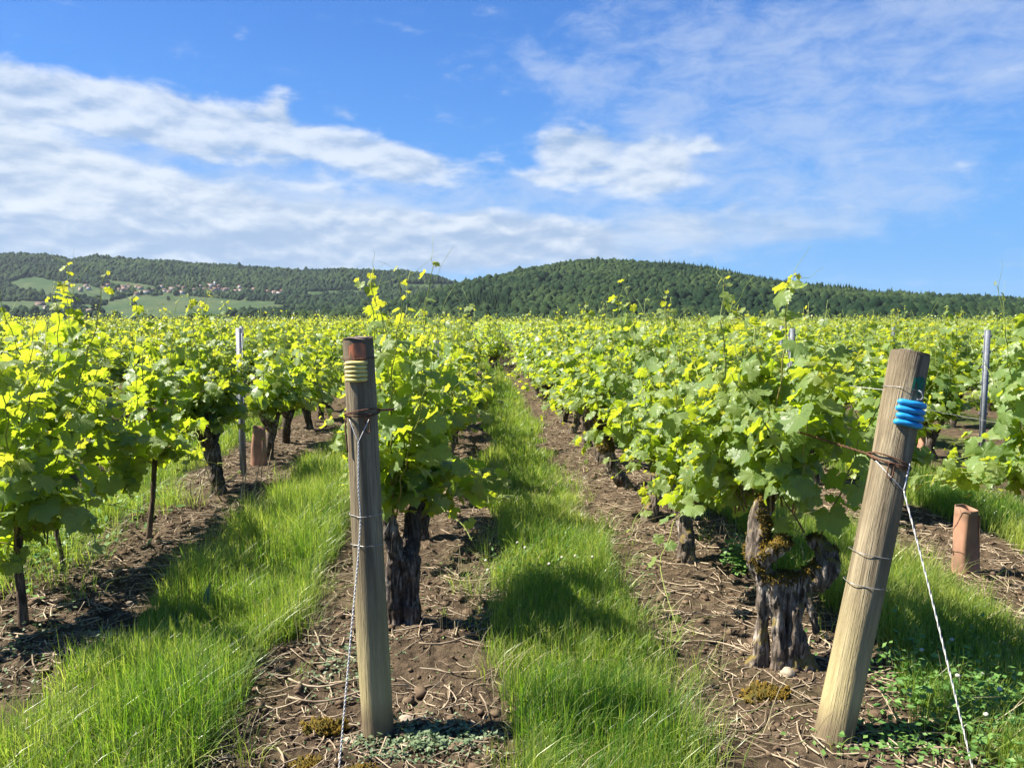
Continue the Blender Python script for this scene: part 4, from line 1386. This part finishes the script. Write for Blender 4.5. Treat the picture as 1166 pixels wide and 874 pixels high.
# trellis wires
def trellis(x0, y0, z0, x1, y1, z1, label, rc=.0016, n=40, twisted=0.0, mid=None):
    s = np.linspace(0, 1, n)[:, None]
    P = np.array([x0, y0, z0]) + (np.array([x1, y1, z1]) - np.array([x0, y0, z0])) * s
    P[:, 2] -= .04 * np.abs(np.sin(s[:, 0] * math.pi * 5))
    mb = MB()
    mb.add(*tube(P, rc, 5))
    o = obj('trellis_wire', mb.mesh('trellis_wire', WIRE)); return tag(o, label, 'wire', 'trellis wires')


def rusty_start(P, h, z, x, y1, z1, label):
    a = on_post(P, h, [(-150 if P is RP else 150, z, .006)])[0]
    b = np.array([x, y1, z1])
    m = twist(np.stack([a + (b - a) * t for t in np.linspace(0, 1, 20)]), .0024, .0030, .035)
    o = obj('twisted_wire', m.mesh('twisted_wire', RUST)); tag(o, label, 'wire'); return b


b = rusty_start(RP, RH, 1.09, 1.36, 3.25, 1.13, 'rusty twisted wire end running from the leaning post into its row')
trellis(*b, 1.40, 24, 1.02, 'wire at mid height in the row behind the leaning post')
b = rusty_start(LP, LH, 1.245, -.36, 3.3, 1.22, 'rusty twisted wire end running from the upright post into its row')
trellis(*b, -.44, 24, 1.05, 'wire at mid height in the row behind the upright post')
trellis(1.60, 2.9, 1.33, 1.40, 24, 1.33, 'upper wire in the row behind the leaning post', .0012)
trellis(-.44, 3.0, .62, -.44, 24, .66, 'low wire in the row behind the upright post', .0012)
trellis(-2.42, 2.4, 1.0, -2.45, 30, 1.0, 'wire in the first row left of the upright post', .0013)
trellis(3.24, 2.8, 1.0, 3.24, 30, 1.0, 'wire in the first row right of the leaning post', .0013)


# galvanised stakes: folded channel with notches
def stake(x, y, top, label, rz=0.0):
    z = gpt(x, y); t = thing('metal_stake', (x, y, z), label, 'stake', 'galvanised stakes in the rows', rz)
    mb = MB(); w, d, th = .023, .020, .0035
    mb.add(*box(-w, w, 0, th, -.2, top)); mb.add(*box(-w, -w + th, th + .0005, d, -.2, top)); mb.add(*box(w - th, w, th + .0005, d, -.2, top))
    mb.add(*box(-w - .012, -w - .0005, d - th, d, -.2, top)); mb.add(*box(w + .0005, w + .012, d - th, d, -.2, top))
    obj('channel', mb.mesh('channel', GALV, False), t)
    for k in range(6):
        zz = top - .08 - k * .16
        for s in (-1, 1):
            nb = MB(); nb.add(*box(s * (w + .0125), s * (w + .024), d - th, d + .004, zz, zz + .018)); nb.add(*box(s * (w + .019), s * (w + .024), d - th, d + .004, zz + .0185, zz + .034))
            if top > 1.3 and y < 9: obj('notch', nb.mesh('notch', GALV, False), t)
    return t


stake(5.26, 7.68, 1.50, 'tall bright steel stake at the right, standing clear of the leaves')
stake(3.24, 7.75, 1.53, 'steel stake rising from leaves just left of the leaning post top', .1)
stake(-2.44, 8.0, 1.52, 'steel stake in the left row beside the clay-coloured guard', -.1)
stake(-4.4, 14.6, 1.52, 'smaller steel stake behind and right of the left stake', .05)
stake(7.1, 12.8, 1.52, 'distant steel stake above the leaves behind the leaning post', .05)
stake(5.2, 12.9, 1.5, 'distant steel stake between the two nearer right ones')
stake(-.44, 8.2, 1.42, 'steel stake mostly hidden in the row behind the upright post')


# vine guards: folded clay-coloured sleeves with an open top
def guard(x, y, h, w, lean, label, rz=0.0):
    z = gpt(x, y); t = thing('vine_guard', (x, y, z), label, 'vine guard', 'clay-coloured vine guards', rz)
    t.rotation_euler = (lean[1], lean[0], rz)
    k = 28; a = np.arange(k) * 2 * math.pi / k
    def ring(s, zz, j=0):
        cx_ = np.sign(np.cos(a)) * np.abs(np.cos(a)) ** .55 * w * s; cy2 = np.sign(np.sin(a)) * np.abs(np.sin(a)) ** .55 * w * .8 * s
        wv = 1 + .03 * np.sin(2 * a + zz * 9) + .03 * np.sin(3 * a - zz * 14)
        return np.stack([cx_ * wv, cy2 * wv, np.full(k, zz) + (.018 * np.sin(a - 1) if j else 0) ], -1)
    zs = np.linspace(-.05, h, 14)
    outer = [ring(1 - .24 * max(zz, 0) / h, zz, i == 13) for i, zz in enumerate(zs)]
    inner = [ring(.93 - .24 * max(zz, 0) / h, zz, i == 13) for i, zz in enumerate(zs)][::-1]
    Vs = np.concatenate(outer + inner); n = len(zs) * 2
    i = np.arange(n - 1)[:, None] * k; j = np.arange(k)[None]; jj = (j + 1) % k
    F = np.stack([i + j, i + jj, i + k + jj, i + k + j], -1).reshape(-1, 4)
    obj('sleeve', mesh_np('sleeve', Vs, F, TERRA), t)
    V, F = box(-.004, .004, -w * .8 - .006, -w * .8 + .004, .02, h * .9); 
    obj('seam', mesh_np('seam', V + (w * .55, .012, 0), F, TERRA, False), t)
    V, Fs = tube([(0, 0, -.02), (.01, 0, h * .5), (.0, .01, h * .98)], [.008, .007, .005], 6); obj('stem', mesh_np('stem', V, Fs, BARK_YOUNG), t)


guard(3.13, 4.68, .44, .082, (-.10, .05), 'clay-coloured sleeve standing on the soil right of the leaning post', .35)
guard(-2.44, 8.6, .42, .085, (.03, .0), 'clay-coloured sleeve beside the left steel stake', .1)
guard(5.28, 8.75, .42, .09, (.02, .03), 'far clay-coloured sleeve seen right behind the leaning post', .2)


# ------------------------------------------------------------------ grass
def blades(P, az_, h, w, lean, tint, segs, r):
    n = len(P); ts = np.linspace(0, 1, segs + 1)
    d = np.stack([np.cos(az_), np.sin(az_), np.zeros(n)], -1); sdv = np.stack([-np.sin(az_ + .6), np.cos(az_ + .6), np.zeros(n)], -1)
    rows_ = []
    for k, t in enumerate(ts):
        c = P + d * (lean * h * t ** 2)[:, None] + np.array([0, 0, 1.0]) * (h * (t - .35 * np.minimum(lean, 1.2) * t ** 2))[:, None]
        if k < segs:
            ww = (w * [1, .9, .62, .35][k] if segs > 2 else w * [1, .65][k])[:, None] * .5
            rows_ += [c - sdv * ww, c + sdv * ww]
        else: rows_.append(c)
    V = np.stack(rows_, 1); m = V.shape[1]
    q = []; 
    for k in range(segs - 1): q.append((2 * k, 2 * k + 1, 2 * k + 3, 2 * k + 2))
    off = (np.arange(n) * m)[:, None, None]
    Q = (np.array(q)[None] + off).reshape(-1, 4); T = (np.array([(2 * segs - 2, 2 * segs - 1, 2 * segs)])[None] + off).reshape(-1, 3)
    return V.reshape(-1, 3), [Q, T], np.repeat(tint, m)


def sow(x0, x1, y0, y1, dens, seed, hs=1.0, wmul=1.0, segs=3):
    r = np.random.default_rng(seed); n = int((x1 - x0) * (y1 - y0) * dens)
    x = r.uniform(x0, x1, n); y = r.uniform(y0, y1, n)
    clump = n2(x, y, 5.5, 2, 2)
    ok = (sward_mask(x, y) > r.uniform(.05, 1, n)) & (r.random(n) < np.clip(.9 + .6 * clump, .4, 1))
    x, y = x[ok], y[ok]; n = len(x)
    tall = np.clip(.90 + .42 * n2(x, y, 2.4, 7, 3), .5, 1.5)
    h = (.10 + .19 * r.beta(2, 2.4, n)) * tall * hs; w = r.uniform(.0022, .0046, n) * wmul
    patchy = n2(x, y, 1.7, 15, 2)
    tint = np.clip(.45 + .30 * patchy + r.normal(0, .34, n), 0, 1)
    lean = np.clip(np.abs(r.normal(.35, .35, n)), 0, 1.6)
    P = np.stack([x, y, ground_z(x, y) - .006], -1)
    return P, r.uniform(0, 6.283, n), h, w, lean, tint, segs, r


def strip_obj(label, x0, x1, hs, seed, y0=1.3, dens=1.0):
    mb = MB()
    for k, (a, b, dn, wm, sg) in enumerate(((y0, 4.6, 9500, 1.0, 3), (4.6, 7.2, 6500, 1.2, 3), (7.2, 12, 3400, 1.7, 3), (12, 20, 1300, 2.6, 2), (20, 38, 480, 4.2, 2))):
        V, Fs, t = blades(*sow(x0 - .3, x1 + .3, a, b, dn * dens, seed + k, hs, wm, sg)); mb.add(V, Fs, tint=t)
    o = obj('grass', mb.mesh('grass', GRASS, False)); tag(o, label, kind='stuff')


strip_obj('grass strip between the two wooden posts', .08, .88, .95, 100)
strip_obj('tall grass strip left of the upright post', -1.84, -.98, 1.28, 200)
strip_obj('grass strip right of the leaning post', 1.85, 2.78, 1.05, 300, 2.0)
strip_obj('grass strip past the clay-coloured guard', 3.8, 4.7, 1.0, 400, 4.0, .6)
strip_obj('shaded grass beyond the first left row', -3.8, -2.95, 1.0, 500, 3.6, .55)


def tufts(label, spots, n, h, spread, seed, dry=False, name='grass'):
    r = np.random.default_rng(seed); mb = MB()
    for (x, y) in spots:
        k = int(n * r.uniform(.5, 1.3)); px_ = r.normal(x, spread, k); py_ = r.normal(y, spread, k)
        P = np.stack([px_, py_, ground_z(px_, py_) - .004], -1)
        V, Fs, t = blades(P, np.arctan2(py_ - y, px_ - x) + r.normal(0, .6, k), h * r.uniform(.5, 1.2, k), r.uniform(.002, .004, k), np.abs(r.normal(.7, .4, k)), np.clip(r.normal(.45, .25, k), 0, 1), 3, r)
        mb.add(V, Fs, tint=t)
    o = obj(name, mb.mesh(name, DRY_GRASS if dry else GRASS, False)); return tag(o, label, kind='stuff')


er = np.random.default_rng(61)
edge = []
for x0, x1 in STRIPS:
    for xe in (x0, x1):
        for _ in range(26): edge.append((xe + er.normal(0, .10), er.uniform(2.3, 8)))
tufts('longer grass tufts hanging over the strip edges', edge, 26, .22, .03, 62)
tufts('dry pale grass bent over the strip edges', [(x_ + er.normal(0, .12), y_) for x_, y_ in edge], 9, .26, .05, 63, True, 'dry_grass')
tufts('small grass tufts in the bare soil', [(er.uniform(-3.2, 3.4), er.uniform(2.4, 9)) for _ in range(90)], 9, .08, .02, 64)


dr_ = np.random.default_rng(66)
tufts('short dead blades matted among the green grass', [(dr_.uniform(a_, b_), dr_.uniform(2.2, 7.5)) for a_, b_ in STRIPS for _ in range(170)], 8, .17, .04, 67, True, 'dry_grass')


# ------------------------------------------------------------------ litter on the soil
def soil_points(n, seed, x0=-3.4, x1=3.8, y0=1.5, y1=12.0, power=1.6):
    r = np.random.default_rng(seed); m = n * 3
    x = r.uniform(x0, x1, m); y = y0 + (y1 - y0) * r.uniform(0, 1, m) ** power
    ok = sward_mask(x, y) < .3; clump = n2(x, y, 2.0, 33, 2) > r.normal(-.5, .4, m)
    x, y = x[ok & clump][:n], y[ok & clump][:n]
    return x, y, r


x, y, r = soil_points(15500, 71)
n = len(x); L = np.where(r.random(n) < .80, r.uniform(.015, .08, n), r.uniform(.08, .28, n)); a = r.uniform(0, 6.283, n)
k = 5; s = np.linspace(-.5, .5, k)
px_ = x[:, None] + np.cos(a)[:, None] * s * L[:, None]; py_ = y[:, None] + np.sin(a)[:, None] * s * L[:, None]
bend = r.normal(0, .16, n)[:, None] * L[:, None] * (s ** 2 * 4)
px_ += -np.sin(a)[:, None] * bend; py_ += np.cos(a)[:, None] * bend
pz_ = ground_z(px_, py_); base = pz_.max(1, keepdims=True); tilt = r.normal(0, .16, n)[:, None] * s * L[:, None]
pz_ = pz_ * .35 + base * .65 + .003 + np.abs(tilt)
wd = np.where(L > .12, r.uniform(.0018, .0045, n), r.uniform(.0012, .003, n))
A = np.stack([px_, py_, pz_], -1)
sx = np.stack([-np.sin(a), np.cos(a), np.zeros(n)], -1)[:, None] * wd[:, None, None]; uz = np.array([0, 0, 1.0]) * wd[:, None, None]
V = np.stack([A - sx, A + uz * .9, A + sx, A - uz * .9], 2).reshape(-1, 3)
FF = []
for q in range(k - 1):
    for c in range(4): FF.append((q * 4 + c, q * 4 + (c + 1) % 4, q * 4 + 4 + (c + 1) % 4, q * 4 + 4 + c))
F = (np.array(FF)[None] + (np.arange(n) * k * 4)[:, None, None]).reshape(-1, 4)
o = obj('straw_litter', mesh_np('straw_litter', V, F, STRAW, True)); tag(o, 'dry stalks and vine prunings scattered on the bare soil', kind='stuff')

V0, F0 = ico(1)
x, y, r = soil_points(15000, 72); n = len(x)
sz = r.gamma(1.5, .0036, n) + .003
W = V0[None] * (1 + .5 * r.normal(0, .6, (n, len(V0), 1)).clip(-1.1, 1.1)) * np.stack([sz * r.uniform(.8, 1.6, n), sz * r.uniform(.8, 1.4, n), sz * r.uniform(.5, .9, n)], -1)[:, None]
W = W + np.stack([x, y, ground_z(x, y) + sz * .25], -1)[:, None]
F = (F0[None] + (np.arange(n) * len(V0))[:, None, None]).reshape(-1, 3)
o = obj('soil_clods', mesh_np('soil_clods', W.reshape(-1, 3), F, CLOD, False)); tag(o, 'crumbled brown clods of earth under the rows', kind='stuff')


# leafy small plants: pairs of small leaves lying near the soil
def herb(name, label, cx_, cy2, sx_, sy_, n, size, mat, seed, h=.05, kind='stuff', cat=None):
    r = np.random.default_rng(seed); x = r.normal(cx_, sx_, n); y = r.normal(cy2, sy_, n)
    z = ground_z(x, y) + np.abs(r.normal(h * .5, h * .4, n))
    t = np.stack([r.normal(0, 1, n), r.normal(0, 1, n), r.normal(.15, .3, n)], -1); t = unit(t)
    nn = unit(np.stack([r.normal(0, .4, n), r.normal(0, .4, n), np.ones(n)], -1)); nn = unit(nn - t * (nn * t).sum(-1, keepdims=True)); b = np.cross(t, nn)
    s = size * r.uniform(.6, 1.3, (n, 1)); c = np.stack([x, y, z], -1)
    V = np.stack([c, c + t * s * .5 + b * s * .30 + nn * s * .06, c + t * s, c + t * s * .5 - b * s * .30 + nn * s * .06], 1).reshape(-1, 3)
    F = (np.array([(0, 1, 2), (0, 2, 3)])[None] + (np.arange(n) * 4)[:, None, None]).reshape(-1, 3)
    o = obj(name, mesh_np(name, V, F, mat, False, {'tint': np.repeat(np.clip(r.normal(.5, .25, n), 0, 1), 4)}))
    return tag(o, label, cat, kind=kind)


herb('weeds', 'mat of small grey green weeds at the foot of the upright post', -.20, 2.80, .13, .07, 1500, .020, GREY_WEED, 81, .02)
herb('weeds', 'grey green weeds on the soil left of the upright post', -.62, 3.5, .12, .2, 500, .020, GREY_WEED, 82, .02)
herb('weeds', 'low weeds at the foot of the leaning post', 1.55, 2.72, .14, .08, 320, .028, WEED, 83, .04)
herb('weeds', 'low weeds on the bare soil at the left edge', -2.35, 3.6, .25, .3, 700, .024, GREY_WEED, 84, .03)
herb('clover', 'clover leaves with the grass at the lower right corner', 2.0, 2.85, .18, .30, 2600, .032, WEED, 85, .12)
herb('clover', 'clover leaves in the middle grass strip', .46, 4.6, .24, .35, 1300, .022, WEED, 86, .13)
herb('weeds', 'bright green weeds behind the mossy forked vine', 1.72, 4.75, .06, .08, 420, .045, WEED, 87, .16)
herb('weeds', 'scattered small seedlings on the bare soil', 0.2, 4.0, 1.6, 1.2, 700, .016, WEED, 88, .02)
herb('weeds', 'shaded green weeds under the first left row', -2.95, 5.2, .25, .9, 700, .05, WEED, 89, .16)
tufts('dark long grass under the first left row', [(er.normal(-2.85, .22), er.uniform(4.2, 7)) for _ in range(45)], 40, .34, .07, 65)
# white clover heads, one by one
fv, ff = ico(2)
fr2 = np.random.default_rng(9)
FM = mesh_np('head', fv * (1 + .25 * vnoise(fv * 4))[:, None] * np.array([.0085, .0085, .008]), ff, FLOWER, False)
V, Fs = tube([(0, 0, -.13), (.004, 0, -.06), (0, 0, 0)], [.0012, .001, .001], 5); SM = mesh_np('stem', V, Fs, GRASS)
proto = None
spots = [(.30, 4.75), (.52, 4.62), (.60, 4.60), (.70, 4.55), (.26, 4.9), (.42, 4.4), (1.93, 2.9), (2.02, 2.78), (2.1, 3.0), (1.96, 3.2), (2.16, 3.3), (1.9, 2.68), (.06, 4.5), (.05, 4.62)]
for (x, y) in spots:
    zz = gpt(x, y) + fr2.uniform(.12, .17)
    where = 'in the middle grass strip' if x < 1 else 'in the clover at the lower right'
    if proto is None:
        t = thing('clover_flower', (x, y, zz), '', 'flower'); proto = t; obj('head', FM, t); obj('stem', SM, t)
    else:
        t = proto.copy(); C.objects.link(t)
        for ch in proto.children: c = ch.copy(); C.objects.link(c); c.parent = t
    t.location = (x, y, zz); t['label'] = 'small round white clover flower ' + where; t['group'] = 'clover flowers ' + where


def mound(x, y, rr, hh, n, seed, label):
    r = np.random.default_rng(seed); V, F = dome(3, seed); V = V * (1 + .35 * vnoise(V * 3.1 + seed))[:, None] * np.array([rr * 1.15, rr * .7, hh * .6]); V[:, 2] = np.maximum(V[:, 2], -.01)
    nn = unit(V / np.array([rr ** 2, rr ** 2, hh ** 2 * .36]))
    t = thing('moss_clump', (x, y, gpt(x, y)), label, 'moss'); obj('cushion', mesh_np('cushion', V, F, MOSS), t)
    m = moss_on(V, nn, V[:, 2] > 0, n, seed, .006); m.name = 'tufts'; obj('moss_fringe', m, t)


mound(-.60, 2.93, .06, .05, 900, 1, 'rusty brown moss cushion on the soil left of the upright post')
mound(1.23, 3.13, .075, .045, 1000, 2, 'rusty brown moss cushion on the soil before the mossy vine')
mound(-.62, 2.72, .045, .03, 500, 3, 'small yellow green moss cushion at the bottom, left of the cord')
mound(-.42, 2.62, .05, .025, 500, 4, 'flat yellow moss cushion at the very bottom under the upright post')


def stone(x, y, s, label, seed):
    V, F = ico(3); r = 1 + .25 * vnoise(V * 1.6 + seed) + .07 * vnoise(V * 5 + seed)
    t = obj('stone', mesh_np('stone', V * r[:, None] * np.array(s), F, STONE)); t.location = (x, y, gpt(x, y) + s[2] * .4); tag(t, label, 'stone')


stone(-.49, 2.86, (.022, .03, .012), 'pale flat stone on the soil by the foot of the white cord', 1)
stone(-1.98, 4.35, (.018, .016, .012), 'small pale pebble on the soil at the left grass edge', 2)
stone(1.40, 3.30, (.035, .03, .025), 'brown lump of stone at the foot of the mossy vine', 3)
stone(-.29, 2.98, (.03, .025, .02), 'pale stone against the right foot of the upright post', 4)


# dock leaf in the left grass
def broad_leaf(x, y, L, az_, label):
    n = 9; s = np.linspace(0, 1, n); w = .17 * L * np.sin(np.clip(s * .97 + .03, 0, 1) ** .8 * math.pi) + .002
    c = np.stack([np.cos(az_) * .25 * L * s ** 2, np.sin(az_) * .25 * L * s ** 2, L * s * .95], -1)
    sd_ = np.array([-.8, .6, 0])
    V = np.concatenate([c - sd_ * w[:, None], c + np.array([0, .012, 0]), c + sd_ * w[:, None]]); F = []
    for q in range(n - 1):
        for a_ in (0, n): F.append((a_ + q, a_ + q + 1, a_ + n + q + 1, a_ + n + q))
    o = obj('dock_leaf', mesh_np('dock_leaf', V, np.array(F), GREY_WEED, True, {'tint': np.full(len(V), .4)})); o.location = (x, y, gpt(x, y) + .03); tag(o, label, 'leaf')


broad_leaf(-1.46, 4.08, .17, 1.2, 'single pale broad leaf standing up in the left grass strip')

# dry canes near the left old vine
cr = np.random.default_rng(15)
mb = MB()
for k in range(11):
    x0, y0 = -2.2 + cr.normal(0, .16), 6.9 + cr.normal(0, .15); h = cr.uniform(.25, .5); d = cr.normal(0, .10, 2)
    mb.add(*tube(spline([(x0, y0, -.02), (x0 + d[0] * .4, y0 + d[1], h * .5), (x0 + d[0], y0 + d[1] * 1.3, h)], 9), np.linspace(.0055, .003, 9), 6, True, .2, k))
o = obj('dry_canes', mb.mesh('dry_canes', STRAW)); tag(o, 'clump of dry pale upright canes beside the old left vine', 'dead canes')

# prunings lying on the soil
pr = np.random.default_rng(16)
PRUN = [(-.05, 3.75, .5, .3, 'on the soil right of the upright post'), (-.62, 3.3, .45, -.15, 'left of the upright post'), (-.55, 3.18, .5, .1, 'left of the upright post'), (1.0, 3.9, .55, .2, 'in front of the mossy vine'),
        (1.1, 3.6, .5, -.5, 'in front of the mossy vine'), (1.15, 4.3, .6, .1, 'in front of the mossy vine'), (-2.2, 4.9, .55, .2, 'by the young left vine'), (-2.05, 5.6, .6, .5, 'by the young left vine'), (.02, 4.6, .5, -.4, 'on the soil right of the upright post'),
        (3.3, 4.3, .5, .2, 'beside the clay-coloured guard'), (1.65, 3.6, .4, 1.1, 'behind the leaning post')]
for x, y, L, a, where in PRUN:
    s = np.linspace(-.5, .5, 10); X_ = x + math.cos(a) * s * L; Y_ = y + math.sin(a) * s * L + .04 * np.sin(s * 5 + x); Z_ = ground_z(X_, Y_).max() * .8 + .012 + .01 * np.sin(s * 7)
    V, Fs = tube(np.stack([X_, Y_, Z_], -1), np.linspace(.0055, .0035, 10), 6, True, .2, x)
    o = obj('pruning', mesh_np('pruning', V, Fs, STRAW)); tag(o, 'dry vine pruning lying ' + where, 'twig', 'dry prunings ' + where)

# ------------------------------------------------------------------ air
m, nt = new_mat('haze')
pv_ = nt.nodes.new('ShaderNodeVolumePrincipled')
pv_.inputs['Color'].default_value = (.72, .85, 1.0, 1); pv_.inputs['Density'].default_value = 0.000032; pv_.inputs['Anisotropy'].default_value = 0.2
ho = nt.nodes.new('ShaderNodeOutputMaterial'); nt.links.new(pv_.outputs[0], ho.inputs['Volume'])
HAZE = True
if HAZE:
    V, F = box(-6200, 6200, -400, 6600, -60, 330)
    o = obj('haze', mesh_np('haze', V, F, m, False)); tag(o, 'thin blue summer haze over the valley', kind='stuff')
